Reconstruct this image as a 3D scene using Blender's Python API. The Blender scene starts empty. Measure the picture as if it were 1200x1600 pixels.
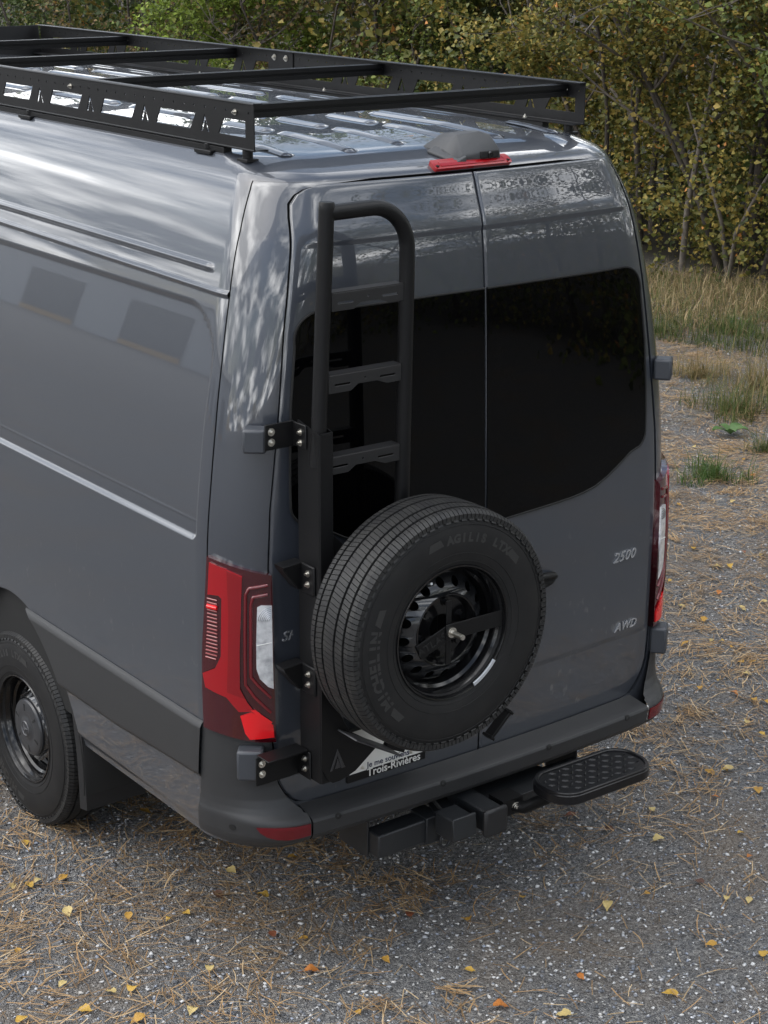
import bpy, bmesh, math, random
import numpy as np
from mathutils import Vector, Matrix
from mathutils.geometry import delaunay_2d_cdt

PI = math.pi
rad = math.radians
scene = bpy.context.scene
COL = scene.collection

# ------------------------------------------------------------------ camera
def look(yaw, pitch, roll):
    cy, sy, cp, sp = math.cos(yaw), math.sin(yaw), math.cos(pitch), math.sin(pitch)
    f = Vector((sy*cp, cy*cp, -sp)); r = Vector((cy, -sy, 0)); u = r.cross(f)
    r2 = r*math.cos(roll) + u*math.sin(roll); u2 = -r*math.sin(roll) + u*math.cos(roll)
    m = Matrix((r2, u2, -f)).transposed()
    return m.to_4x4()
CAM = Vector((-3.8467, -4.5341, 3.4661))
cd = bpy.data.cameras.new('camera')
cam = bpy.data.objects.new('camera', cd); COL.objects.link(cam)
cam.matrix_world = Matrix.Translation(CAM) @ look(rad(36.947), rad(18.058), rad(.316))
cd.sensor_fit = 'VERTICAL'; cd.sensor_height = 24.0; cd.lens = 2860.9/1600*24
cd.clip_start = .05; cd.clip_end = 2000
scene.camera = cam

# ------------------------------------------------------------------ sky, sun, exposure
SUN_AZ, SUN_EL = rad(-62), rad(48)        # azimuth clockwise from +y
world = bpy.data.worlds.new('World'); scene.world = world; world.use_nodes = True
wn = world.node_tree; wn.nodes.clear()
def WN(t, **k):
    n = wn.nodes.new(t)
    for a, b in k.items(): setattr(n, a, b)
    return n
sky = WN('ShaderNodeTexSky', sky_type='NISHITA'); sky.sun_disc = False
sky.sun_elevation = SUN_EL; sky.sun_rotation = SUN_AZ; sky.air_density = 1.2; sky.dust_density = 2.0
tc = WN('ShaderNodeTexCoord')
sep = WN('ShaderNodeSeparateXYZ'); wn.links.new(tc.outputs['Generated'], sep.inputs[0])
zz = WN('ShaderNodeMath', operation='MAXIMUM'); zz.inputs[1].default_value = 0.0; wn.links.new(sep.outputs[2], zz.inputs[0])
za = WN('ShaderNodeMath', operation='ADD'); za.inputs[1].default_value = .22; wn.links.new(zz.outputs[0], za.inputs[0])
comb = WN('ShaderNodeCombineXYZ')
for i in (0, 1):
    d = WN('ShaderNodeMath', operation='DIVIDE'); wn.links.new(sep.outputs[i], d.inputs[0]); wn.links.new(za.outputs[0], d.inputs[1])
    wn.links.new(d.outputs[0], comb.inputs[i])
n1 = WN('ShaderNodeTexNoise'); n1.inputs['Scale'].default_value = 1.15; n1.inputs['Detail'].default_value = 9; n1.inputs['Roughness'].default_value = .6
n1.inputs['Distortion'].default_value = .35
wn.links.new(comb.outputs[0], n1.inputs['Vector'])
r1 = WN('ShaderNodeValToRGB'); r1.color_ramp.elements[0].position = .40; r1.color_ramp.elements[1].position = .54
wn.links.new(n1.outputs['Fac'], r1.inputs[0])
n2 = WN('ShaderNodeTexNoise'); n2.inputs['Scale'].default_value = 1.9; n2.inputs['Detail'].default_value = 6
wn.links.new(comb.outputs[0], n2.inputs['Vector'])
r2 = WN('ShaderNodeValToRGB')
r2.color_ramp.elements[0].position = .46; r2.color_ramp.elements[0].color = (3.1, 3.6, 4.4, 1)
r2.color_ramp.elements[1].position = .66; r2.color_ramp.elements[1].color = (38.0, 38.0, 38.0, 1)
wn.links.new(n2.outputs['Fac'], r2.inputs[0])
mx = WN('ShaderNodeMix', data_type='RGBA')
wn.links.new(r1.outputs[0], mx.inputs[0]); wn.links.new(sky.outputs[0], mx.inputs[6]); wn.links.new(r2.outputs[0], mx.inputs[7])
bg = WN('ShaderNodeBackground'); bg.inputs['Strength'].default_value = .09
wn.links.new(mx.outputs[2], bg.inputs['Color'])
wo = WN('ShaderNodeOutputWorld'); wn.links.new(bg.outputs[0], wo.inputs['Surface'])

sl = bpy.data.lights.new('sun', 'SUN'); sl.energy = 1.0; sl.angle = rad(70); sl.color = (1, .96, .9)
sun = bpy.data.objects.new('sun', sl); COL.objects.link(sun)
sd_ = Vector((math.sin(SUN_AZ)*math.cos(SUN_EL), math.cos(SUN_AZ)*math.cos(SUN_EL), math.sin(SUN_EL)))
sun.rotation_euler = sd_.to_track_quat('Z', 'Y').to_euler(); sun.location = (0, 0, 20)
vs = scene.view_settings
vs.view_transform = 'Standard'; vs.look = 'None'; vs.exposure = 1.0; vs.gamma = 1.0; vs.use_curve_mapping = False
scene.render.engine = 'CYCLES'
scene.cycles.use_denoising = True
scene.cycles.max_bounces = 8; scene.cycles.diffuse_bounces = 3; scene.cycles.glossy_bounces = 4
scene.cycles.transmission_bounces = 4; scene.cycles.transparent_max_bounces = 6

# ------------------------------------------------------------------ materials
MATS = {}
def mat(name, col, rough=.5, metal=0.0, coat=0.0, coat_rough=.03, spec=.5, noise=None, bump=None, attr=None, trans=0.0):
    """noise=(scale, amount, second colour)  bump=(scale, strength)  attr=colour attribute name"""
    if name in MATS: return MATS[name]
    m = bpy.data.materials.new(name); m.use_nodes = True; nt = m.node_tree
    b = nt.nodes['Principled BSDF']
    b.inputs['Base Color'].default_value = (*col, 1); b.inputs['Roughness'].default_value = rough
    b.inputs['Metallic'].default_value = metal; b.inputs['Specular IOR Level'].default_value = spec
    b.inputs['Coat Weight'].default_value = coat; b.inputs['Coat Roughness'].default_value = coat_rough
    csock = None
    if attr:
        a = nt.nodes.new('ShaderNodeAttribute'); a.attribute_name = attr; csock = a.outputs['Color']
    if noise or bump:
        t = nt.nodes.new('ShaderNodeTexCoord')
    if noise:
        n = nt.nodes.new('ShaderNodeTexNoise'); n.inputs['Scale'].default_value = noise[0]; n.inputs['Detail'].default_value = 6
        nt.links.new(t.outputs['Object'], n.inputs['Vector'])
        r = nt.nodes.new('ShaderNodeValToRGB'); r.color_ramp.elements[0].position = noise[3] if len(noise) > 3 else .4
        r.color_ramp.elements[1].position = noise[4] if len(noise) > 4 else .7
        nt.links.new(n.outputs['Fac'], r.inputs[0])
        f = nt.nodes.new('ShaderNodeMath'); f.operation = 'MULTIPLY'; f.inputs[1].default_value = noise[1]
        nt.links.new(r.outputs[0], f.inputs[0])
        x = nt.nodes.new('ShaderNodeMix'); x.data_type = 'RGBA'; nt.links.new(f.outputs[0], x.inputs[0])
        if csock: nt.links.new(csock, x.inputs[6])
        else: x.inputs[6].default_value = (*col, 1)
        x.inputs[7].default_value = (*noise[2], 1); csock = x.outputs[2]
    if csock: nt.links.new(csock, b.inputs['Base Color'])
    if bump:
        n = nt.nodes.new('ShaderNodeTexNoise'); n.inputs['Scale'].default_value = bump[0]; n.inputs['Detail'].default_value = 3
        nt.links.new(t.outputs['Object'], n.inputs['Vector'])
        bp = nt.nodes.new('ShaderNodeBump'); bp.inputs['Strength'].default_value = bump[1]; bp.inputs['Distance'].default_value = .002
        nt.links.new(n.outputs['Fac'], bp.inputs['Height']); nt.links.new(bp.outputs[0], b.inputs['Normal'])
    if trans:
        tr = nt.nodes.new('ShaderNodeBsdfTranslucent'); ms = nt.nodes.new('ShaderNodeMixShader'); ms.inputs[0].default_value = trans
        if csock: nt.links.new(csock, tr.inputs['Color'])
        else: tr.inputs['Color'].default_value = (*col, 1)
        out = nt.nodes['Material Output']
        nt.links.new(b.outputs[0], ms.inputs[1]); nt.links.new(tr.outputs[0], ms.inputs[2]); nt.links.new(ms.outputs[0], out.inputs['Surface'])
    MATS[name] = m
    return m

def paint_material():
    m = mat('grey_paint', (.029, .0335, .0435), .38, 0, 1.0, .015)
    nt = m.node_tree; b = nt.nodes['Principled BSDF']
    b.inputs['Coat IOR'].default_value = 1.66
    t = nt.nodes.new('ShaderNodeTexCoord')
    # dried splashes and dust, heavier on the lower rear
    v = nt.nodes.new('ShaderNodeTexNoise'); v.inputs['Scale'].default_value = 34; v.inputs['Detail'].default_value = 2.5
    mp = nt.nodes.new('ShaderNodeMapping'); mp.inputs['Scale'].default_value = (1, 1, .6)
    nt.links.new(t.outputs['Object'], mp.inputs[0]); nt.links.new(mp.outputs[0], v.inputs['Vector'])
    r = nt.nodes.new('ShaderNodeValToRGB'); r.color_ramp.elements[0].position = .66; r.color_ramp.elements[1].position = .78
    nt.links.new(v.outputs['Fac'], r.inputs[0])
    sz = nt.nodes.new('ShaderNodeSeparateXYZ'); nt.links.new(t.outputs['Object'], sz.inputs[0])
    mr = nt.nodes.new('ShaderNodeMapRange'); mr.inputs[1].default_value = 1.55; mr.inputs[2].default_value = .9; mr.inputs[3].default_value = 0; mr.inputs[4].default_value = .38
    nt.links.new(sz.outputs[2], mr.inputs[0])
    mu = nt.nodes.new('ShaderNodeMath'); mu.operation = 'MULTIPLY'; nt.links.new(r.outputs[0], mu.inputs[0]); nt.links.new(mr.outputs[0], mu.inputs[1])
    # thin film of dust
    w = nt.nodes.new('ShaderNodeTexNoise'); w.inputs['Scale'].default_value = 3.0; w.inputs['Detail'].default_value = 8
    nt.links.new(t.outputs['Object'], w.inputs['Vector'])
    mr2 = nt.nodes.new('ShaderNodeMapRange'); mr2.inputs[1].default_value = 1.3; mr2.inputs[2].default_value = .5; mr2.inputs[3].default_value = 0; mr2.inputs[4].default_value = .22
    nt.links.new(sz.outputs[2], mr2.inputs[0])
    mu2 = nt.nodes.new('ShaderNodeMath'); mu2.operation = 'MULTIPLY'; nt.links.new(w.outputs['Fac'], mu2.inputs[0]); nt.links.new(mr2.outputs[0], mu2.inputs[1])
    ad = nt.nodes.new('ShaderNodeMath'); ad.operation = 'ADD'; ad.use_clamp = True; nt.links.new(mu.outputs[0], ad.inputs[0]); nt.links.new(mu2.outputs[0], ad.inputs[1])
    x = nt.nodes.new('ShaderNodeMix'); x.data_type = 'RGBA'; nt.links.new(ad.outputs[0], x.inputs[0])
    x.inputs[6].default_value = (.029, .0335, .0435, 1); x.inputs[7].default_value = (.17, .165, .155, 1)
    nt.links.new(x.outputs[2], b.inputs['Base Color'])
    cr = nt.nodes.new('ShaderNodeMapRange'); cr.inputs[3].default_value = .015; cr.inputs[4].default_value = .22
    nt.links.new(ad.outputs[0], cr.inputs[0]); nt.links.new(cr.outputs[0], b.inputs['Coat Roughness'])
    return m
PAINT = paint_material()
PLASTIC = mat('bumper_plastic', (.027, .0275, .029), .50, spec=.38, bump=(900, .12), noise=(6, .35, (.028, .028, .028)))
BLACK = mat('black_powder_coat', (.0055, .0055, .006), .42, spec=.24, bump=(1500, .10))
RACKBLK = mat('rack_powder_coat', (.0055, .0055, .006), .42, spec=.26, bump=(1500, .08))
GLOSSBLK = mat('gloss_black_steel', (.004, .004, .0045), .18, 0, .25, .04, spec=.35)
RUBBER = mat('tyre_rubber', (.009, .009, .0095), .58, spec=.28, noise=(14, .5, (.017, .0165, .016)), bump=(700, .08))
RUBBERTXT = mat('tyre_lettering', (.020, .020, .020), .5)
DARK = mat('trim_and_shade_black', (.004, .004, .004), .8)  # black of trim and liners, also the shade behind joints and wheel holes
GLASS = mat('privacy_glass', (.001, .001, .0012), .02, 0, 0, spec=.20)
STEEL = mat('zinc_bolt', (.62, .60, .55), .3, 1.0)
CHROME = mat('chrome_badge', (.50, .51, .53), .25, .7, .5)
LENSDARK = mat('smoked_red_lens', (.045, .002, .005), .08, 0, 1.0)
LENSRED = mat('red_lens', (.28, .002, .006), .12, 0, .8)
LENSBRIGHT = mat('bright_red_reflector', (.70, .010, .014), .16, 0, .5)
LENSCLEAR = mat('clear_lens', (.78, .79, .81), .16, .35, 1.0, noise=(38, .7, (.30, .31, .33)))
REFLRED = mat('bumper_reflector', (.105, .003, .007), .18, 0, .3)
DISC = mat('wheel_disc_black', (.014, .0145, .016), .22, 0, .7, .06)
HINGE = mat('hinge_paint', (.040, .044, .052), .45)
TREAD = mat('tread_rubber', (.014, .014, .0145), .55, spec=.35, noise=(20, .7, (.027, .0265, .025)), bump=(500, .15))
ALU = mat('bare_wheel_weight', (.6, .62, .66), .35, .6)
WHITE = mat('plate_white', (.62, .62, .60), .45)
INK = mat('plate_ink', (.01, .015, .05), .5)
CAMGREY = mat('camera_housing', (.042, .044, .047), .55, bump=(900, .12))

# ------------------------------------------------------------------ mesh helpers
def mk(name, V, F, m, parent=None, smooth=None, normals=None, bevel=None, label=None):
    me = bpy.data.meshes.new(name)
    me.from_pydata([tuple(v) for v in V], [], [tuple(int(i) for i in f) for f in F])
    me.materials.append(m)
    if normals is not None:
        me.polygons.foreach_set('use_smooth', [True]*len(me.polygons))
        me.normals_split_custom_set_from_vertices([tuple(n) for n in normals])
    elif smooth is not None:
        me.polygons.foreach_set('use_smooth', [True]*len(me.polygons))
        me.set_sharp_from_angle(angle=rad(smooth))
    o = bpy.data.objects.new(name, me); COL.objects.link(o)
    if parent is not None: attach(o, parent)
    if bevel:
        b = o.modifiers.new('bevel', 'BEVEL'); b.width = bevel; b.segments = 2; b.limit_method = 'ANGLE'; b.angle_limit = rad(35)
        b.harden_normals = False
        me.polygons.foreach_set('use_smooth', [True]*len(me.polygons)); me.set_sharp_from_angle(angle=rad(50))
    if label: o['label'] = label
    return o
def empty(name, loc, label, cat, group=None, local=False):
    e = bpy.data.objects.new(name, None); COL.objects.link(e); e.location = loc; e.empty_display_size = .2
    tag(e, label, cat, group)
    if local: LOCAL.add(e.name)
    return e
LOCAL = set()
def attach(o, parent):
    o.parent = parent
    if parent.type == 'EMPTY' and parent.name not in LOCAL:
        o.matrix_parent_inverse = parent.matrix_basis.inverted()
def tag(o, label, cat, group=None, kind=None):
    o['label'] = label; o['category'] = cat
    if group: o['group'] = group
    if kind: o['kind'] = kind
    return o

class MB:
    def __init__(s): s.V = []; s.F = []
    def add(s, V, F):
        n = len(s.V); s.V += [tuple(v) for v in V]; s.F += [tuple(int(i)+n for i in f) for f in F]; return s
    def box(s, lo, hi, M=None):
        x0, y0, z0 = lo; x1, y1, z1 = hi
        V = [(x0,y0,z0),(x1,y0,z0),(x1,y1,z0),(x0,y1,z0),(x0,y0,z1),(x1,y0,z1),(x1,y1,z1),(x0,y1,z1)]
        if M is not None: V = [M @ Vector(v) for v in V]
        return s.add(V, [(0,3,2,1),(4,5,6,7),(0,1,5,4),(1,2,6,5),(2,3,7,6),(3,0,4,7)])
    def tube(s, path, r, n=14, caps=True):
        V, F = tube(path, r, n, caps); return s.add(V, F)
    def cyl(s, a, b, r, n=16, r2=None):
        V, F = tube([a, b], [r, r if r2 is None else r2], n, True); return s.add(V, F)
    def build(s, name, m, parent=None, **k): return mk(name, s.V, s.F, m, parent, **k)

def tube(path, r, n=14, caps=True):
    P = [Vector(p) for p in path]; k = len(P)
    rr = r if isinstance(r, (list, tuple)) else [r]*k
    T = [((P[min(i+1, k-1)]-P[max(i-1, 0)])).normalized() for i in range(k)]
    u = T[0].orthogonal().normalized(); V = []; F = []
    for i in range(k):
        u = (u - T[i]*u.dot(T[i])).normalized(); w = T[i].cross(u)
        for j in range(n):
            a = 2*PI*j/n; V.append(P[i] + (u*math.cos(a)+w*math.sin(a))*rr[i])
    for i in range(k-1):
        for j in range(n):
            a, b = i*n+j, i*n+(j+1) % n; F.append((a, b, b+n, a+n))
    if caps:
        F.append(tuple(range(n-1, -1, -1))); F.append(tuple((k-1)*n+j for j in range(n)))
    return V, F
def lathe(prof, n=64, close=False):
    """prof [(r,h)] about local Z"""
    V = []; F = []; k = len(prof)
    for r, h in prof:
        for j in range(n):
            a = 2*PI*j/n; V.append((r*math.cos(a), r*math.sin(a), h))
    for i in range(k-1 if not close else k):
        i2 = (i+1) % k
        for j in range(n):
            j2 = (j+1) % n; F.append((i*n+j, i*n+j2, i2*n+j2, i2*n+j))
    return V, F
def curve_mesh(cu):
    ob = bpy.data.objects.new('tmp', cu); COL.objects.link(ob)
    dg = bpy.context.evaluated_depsgraph_get(); ev = ob.evaluated_get(dg)
    me = ev.to_mesh()
    V = [v.co.copy() for v in me.vertices]; F = [tuple(p.vertices) for p in me.polygons]
    ev.to_mesh_clear(); bpy.data.objects.remove(ob); bpy.data.curves.remove(cu)
    return V, F
def plate(loops, th, bev=0.0):
    cu = bpy.data.curves.new('tmp', 'CURVE'); cu.dimensions = '2D'; cu.fill_mode = 'BOTH'; cu.extrude = th/2-bev; cu.bevel_depth = bev; cu.bevel_resolution = 0
    for lp in loops:
        sp = cu.splines.new('POLY'); sp.points.add(len(lp)-1)
        for i, q in enumerate(lp): sp.points[i].co = (q[0], q[1], 0, 1)
        sp.use_cyclic_u = True
    return curve_mesh(cu)
def text(body, size, extrude=.001, shear=0.0, bold=0.0, spacing=1.0, align='LEFT'):
    cu = bpy.data.curves.new('tmp', 'FONT'); cu.body = body; cu.size = size; cu.extrude = extrude; cu.shear = shear; cu.offset = bold
    cu.space_character = spacing; cu.align_x = align; cu.resolution_u = 3
    return curve_mesh(cu)
def xf(V, o, A, B, N):
    o, A, B, N = Vector(o), Vector(A), Vector(B), Vector(N)
    return [o + A*v[0] + B*v[1] + N*v[2] for v in V]
def circle(cx, cy, r, n=10, a0=0): return [(cx+r*math.cos(a0+2*PI*i/n), cy+r*math.sin(a0+2*PI*i/n)) for i in range(n)]
def rrect(x0, y0, x1, y1, r, n=5):
    P = []
    for cx, cy, a in ((x1-r, y1-r, 0), (x0+r, y1-r, 90), (x0+r, y0+r, 180), (x1-r, y0+r, 270)):
        for i in range(n+1):
            t = rad(a+90*i/n); P.append((cx+r*math.cos(t), cy+r*math.sin(t)))
    return P
def hull(name, pts, m, parent, bevel=None):
    bm = bmesh.new()
    for p in pts: bm.verts.new(p)
    r = bmesh.ops.convex_hull(bm, input=bm.verts)
    bmesh.ops.delete(bm, geom=[g for g in r['geom_interior'] if isinstance(g, bmesh.types.BMVert)], context='VERTS')
    bmesh.ops.dissolve_limit(bm, angle_limit=rad(3), verts=bm.verts, edges=bm.edges)
    bm.verts.index_update()
    V = [v.co.copy() for v in bm.verts]; F = [tuple(v.index for v in f.verts) for f in bm.faces]; bm.free()
    return mk(name, V, F, m, parent, bevel=bevel)
def bolt(name, p, d, parent, r=.007, m=None):
    p = Vector(p); d = Vector(d).normalized()
    b = MB(); b.cyl(p, p+d*.002, r*1.5, 16); b.cyl(p+d*.002, p+d*.007, r, 6); b.cyl(p+d*.007, p+d*.012, r*.55, 10)
    return b.build(name, m or STEEL, parent, smooth=40)

# ------------------------------------------------------------------ van body surface
PZ = np.array([.40,.60,.85,1.20,1.55,1.90,2.20,2.38,2.50,2.60,2.675,2.700,2.7335,2.738,2.752,2.760])
PX = np.array([.985,1.003,1.012,1.012,1.002,.966,.910,.867,.830,.791,.752,.734,.703,.694,.60,.50])
PY = np.array([.02,.005,.0,.0,.005,.015,.027,.038,.052,.084,.113,.148,.275,.298,.45,.62])
TT = np.arange(len(PZ))/(len(PZ)-1)
def pchip(x, y, q):
    h = np.diff(x); d = np.diff(y)/h; m = np.zeros_like(y)
    for i in range(1, len(x)-1):
        if d[i-1]*d[i] > 0:
            w1 = 2*h[i]+h[i-1]; w2 = h[i]+2*h[i-1]; m[i] = (w1+w2)/(w1/d[i-1]+w2/d[i])
    m[0] = d[0]; m[-1] = d[-1]
    k = np.clip(np.searchsorted(x, q)-1, 0, len(x)-2); t = (q-x[k])/h[k]
    return ((1+2*t)*(1-t)**2*y[k]+t*(1-t)**2*h[k]*m[k]+t*t*(3-2*t)*y[k+1]+t*t*(t-1)*h[k]*m[k+1])
BOW, RX, RY = .05, .2, .2
_tt = np.linspace(0, 1, 6001); _tz = pchip(TT, PZ, _tt)
def prof(t):
    t = np.asarray(t, float); return pchip(TT, PZ, t), pchip(TT, PX, t), pchip(TT, PY, t)
def z2t(z): return np.interp(z, _tz, _tt)
def surf_ut(u, t, side=-1):
    z, X, Y = prof(t); u = np.asarray(u, float); side = side*np.where(u < 0, -1, 1); u = np.abs(u)
    a = np.clip(u-1, 0, 1)*PI/2
    xr = np.clip(u, 0, 1)*(X-RX)+RX*np.sin(a)
    y = Y+RY*(1-np.cos(a))+np.clip(u-2, 0, None)+BOW*(xr/X)**2
    return np.stack([side*xr, y, z+0*xr], -1)
def surf_uz(u, z, side=-1): return surf_ut(u, z2t(z), side)
def x2u(x, z):
    _, X, _ = prof(z2t(z)); x = np.abs(x); b = X-RX
    return np.where(x <= b, x/b, 1+np.arcsin(np.clip((x-b)/RX, 0, 1))*2/PI)
def surf_xz(x, z):                       # rear face: signed x
    x = np.asarray(x, float); P = surf_uz(x2u(x, z), z, 1); P[..., 0] = x; return P
_ua = np.linspace(1, 2, 201)
def y2u(y, t):
    """u on the corner/side from the y coordinate (scalar t)"""
    ya = surf_ut(_ua, np.full_like(_ua, t))[:, 1]
    return np.where(y <= ya[-1], np.interp(y, ya, _ua), 2+(y-ya[-1]))
def fnormals(f, a, b, ref, ea=2e-3, eb=2e-3):
    da = f(a+ea, b)-f(a-ea, b); db = f(a, b+eb)-f(a, b-eb); n = np.cross(da, db)
    n /= np.linalg.norm(n, axis=-1, keepdims=True)+1e-12
    s = np.sign((n*ref).sum(-1, keepdims=True)); s[s == 0] = 1
    return n*s
def grid_faces(nr, nc, flip=False):
    i, j = np.meshgrid(np.arange(nr-1), np.arange(nc-1), indexing='ij'); a = (i*nc+j).ravel()
    q = np.stack([a, a+1, a+1+nc, a+nc], 1)
    return q[:, ::-1] if flip else q
def patch_cdt(outline, step, f, off, skirt, ref, name, m, parent, holes=(), aspect=1.0, label=None):
    """outline in param space (a,b*aspect made isotropic by caller); f maps (a,b)->surface; off proud of it, skirt wall depth"""
    P = [Vector((q[0]*aspect, q[1])) for q in outline]; n = len(P); E = [(i, (i+1) % n) for i in range(n)]
    xs = [p.x for p in P]; ys = [p.y for p in P]
    poly = [(p.x, p.y) for p in P]
    def inside(x, y):
        c = False; j = n-1
        for i in range(n):
            if (poly[i][1] > y) != (poly[j][1] > y) and x < (poly[j][0]-poly[i][0])*(y-poly[i][1])/(poly[j][1]-poly[i][1])+poly[i][0]: c = not c
            j = i
        return c
    def near(x, y):
        return min(math.hypot(x-a, y-b) for a, b in poly) < step*.6
    pts = list(P)
    gx = np.arange(min(xs)+step/2, max(xs), step); gy = np.arange(min(ys)+step/2, max(ys), step)
    for y in gy:
        for x in gx:
            if inside(x, y) and not near(x, y): pts.append(Vector((x, y)))
    V2, _, F2, _, _, _ = delaunay_2d_cdt(pts, E, [list(range(n))], 1, 1e-6)
    a = np.array([v.x for v in V2])/aspect; b = np.array([v.y for v in V2])
    S = f(a, b); N = fnormals(f, a, b, ref); T = S+N*off
    V = [tuple(v) for v in T]; F = []
    for t in F2:
        q = [T[i] for i in t]; nn = np.cross(q[1]-q[0], q[2]-q[0])
        F.append(tuple(t) if (nn*N[t[0]]).sum() > 0 else tuple(reversed(t)))
    normals = [tuple(x) for x in N]
    if skirt:
        # boundary edges
        cnt = {}
        for t in F:
            for i in range(3):
                e = (t[i], t[(i+1) % 3]); cnt[e] = cnt.get(e, 0)+1
        bd = [e for e in cnt if (e[1], e[0]) not in cnt]
        mp = {}
        base = len(V)
        for e in bd:
            for i in e:
                if i not in mp:
                    mp[i] = len(V); k1 = T[i]; V.append(tuple(k1)); V.append(tuple(k1-N[i]*skirt))
                    # outward side normal approximated
                    normals.append(tuple(N[i])); normals.append(tuple(N[i]))
        cen = T.mean(0)
        for i, j in mp.items():
            d = T[i]-cen; d = d-N[i]*(d*N[i]).sum(); d /= np.linalg.norm(d)+1e-9
            normals[j] = tuple(d); normals[j+1] = tuple(d)
        for i, j in bd: F.append((mp[j], mp[i], mp[i]+1, mp[j]+1))
    return mk(name, V, F, m, parent, normals=normals, label=label)
def sstep(a, b, x):
    t = np.clip((x-a)/(b-a), 0, 1); return t*t*(3-2*t)

# ------------------------------------------------------------------ the van
VAN = empty('van', (0, 3.0, 0), 'dark grey high-roof cargo van parked on gravel, seen from behind', 'van')

_ez = np.array([.636,.640,.648,.667,.70,.738,.78,.9,1.0,1.25,1.5,1.68,1.96,2.24,2.4,2.5,2.58,2.62,2.645,2.66,2.668,2.672,2.678])
_ex = np.array([.62,.70,.75,.783,.812,.832,.844,.853,.855,.857,.855,.843,.804,.766,.736,.715,.699,.687,.664,.635,.60,.54,.50])
def x_edge(z): return np.interp(z, _ez, _ex)
_sz = np.array([.40,.545,.749,.915,1.239,1.525,1.75,1.942,2.124,2.33,2.538,2.654,2.697,2.722,2.76])
_sy = np.array([.255,.252,.232,.219,.205,.196,.196,.200,.211,.228,.255,.283,.300,.311,.33])
def y_seam(z): return np.interp(z, _sz, _sy)
def u_seam(z):
    z = np.atleast_1d(z); return np.array([float(y2u(np.array(y_seam(q)), float(z2t(q)))) for q in z])

# ---- rear doors
def door_h(x, z):
    ax = np.abs(x)
    h = -.006*sstep(.918, .890, z)*sstep(.85, .80, ax)
    h = h+.0055*sstep(2.488, 2.506, z)*sstep(.70, .62, ax)
    e = np.minimum(x_edge(z)-ax, np.minimum(ax-.003, np.minimum(z-.636, 2.674-z)*1.0))
    h = h-.005*(1-sstep(0, .010, e))**2
    return h
def f_door(x, z):
    P = surf_xz(x, z); n = fnormals(surf_xz, x, z, np.array([0, -1, .1]))
    return P+n*door_h(x, z)[..., None]
rows = np.unique(np.round(np.concatenate([np.linspace(.638, 2.671, 90), np.linspace(.638, .80, 26), np.linspace(.88, .925, 12), np.linspace(2.475, 2.515, 14), np.linspace(2.56, 2.671, 30)]), 4))
wq = np.unique(np.concatenate([np.linspace(0, 1, 44), 1-np.array([.002, .005, .009, .014, .02, .03]), np.array([.002, .005, .009, .014, .02])]))
DOORS = {}
for sd in (-1, 1):
    Zr = np.repeat(rows[:, None], len(wq), 1); xe = x_edge(rows)[:, None]
    Xr = sd*(.003+wq[None, :]*(xe-.003))
    P = f_door(Xr, Zr); N = fnormals(f_door, Xr, Zr, np.array([0, -1, .1]), 1e-3, 1e-3)
    V = P.reshape(-1, 3); NN = N.reshape(-1, 3); F = grid_faces(len(rows), len(wq), flip=(sd < 0)).tolist()
    nr, nc = Zr.shape
    # turned-in edges
    idx = lambda i, j: i*nc+j
    loop = [idx(0, j) for j in range(nc)]+[idx(i, nc-1) for i in range(1, nr)]+[idx(nr-1, j) for j in range(nc-2, -1, -1)]+[idx(i, 0) for i in range(nr-2, 0, -1)]
    base = len(V); back = V[loop]-NN[loop]*.03; edge = V[loop]
    cen = np.array([sd*.42, 0, 1.6]); dn = edge-cen; dn[:, 1] = 0; dn /= np.linalg.norm(dn, axis=1, keepdims=True)
    V = np.concatenate([V, edge, back]); NN = np.concatenate([NN, dn, dn]); L = len(loop)
    for k in range(L):
        k2 = (k+1) % L; q = (base+k, base+k2, base+L+k2, base+L+k); F.append(q if sd < 0 else q[::-1])
    DOORS[sd] = mk('rear_door', V, F, PAINT, VAN, normals=NN, label='left rear door carrying the ladder and wheel mount' if sd < 0 else 'right rear door with handle and chrome badges')
# privacy windows
def arc_pts(c, r, a0, a1, n=8): return [(c[0]+r*math.cos(rad(a0+(a1-a0)*i/n)), c[1]+r*math.sin(rad(a0+(a1-a0)*i/n))) for i in range(n+1)]
win = [(.006, 1.487), (.12, 1.494), (.30, 1.502), (.40, 1.508), (.46, 1.515)]
win += [(.52, 1.528), (.58, 1.552), (.64, 1.585), (.70, 1.621)] + arc_pts((.714, 1.688), .064, -56, -2, 8)
win += [(.778, 1.76), (.775, 1.85), (.764, 2.02), (.750, 2.13), (.742, 2.19)] + arc_pts((.652, 2.207), .090, 6, 88, 9)
win += [(.50, 2.297), (.30, 2.299), (.006, 2.300)]
def f_rear(x, z): return surf_xz(x, z)
for sd in (-1, 1):
    w = patch_cdt([(sd*a, b) for a, b in (win if sd > 0 else win[::-1])], .035, f_rear, .004, .012, np.array([0, -1, .1]), 'rear_window', GLASS, DOORS[sd])
    # rubber border line round the glass
    path = [tuple(surf_xz(np.array(sd*a), np.array(b))+np.array([0, -.004, 0])) for a, b in win]
    V, F = tube(path, .004, 6, True); mk('window_seal', V, F, DARK, DOORS[sd], smooth=60)
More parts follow.
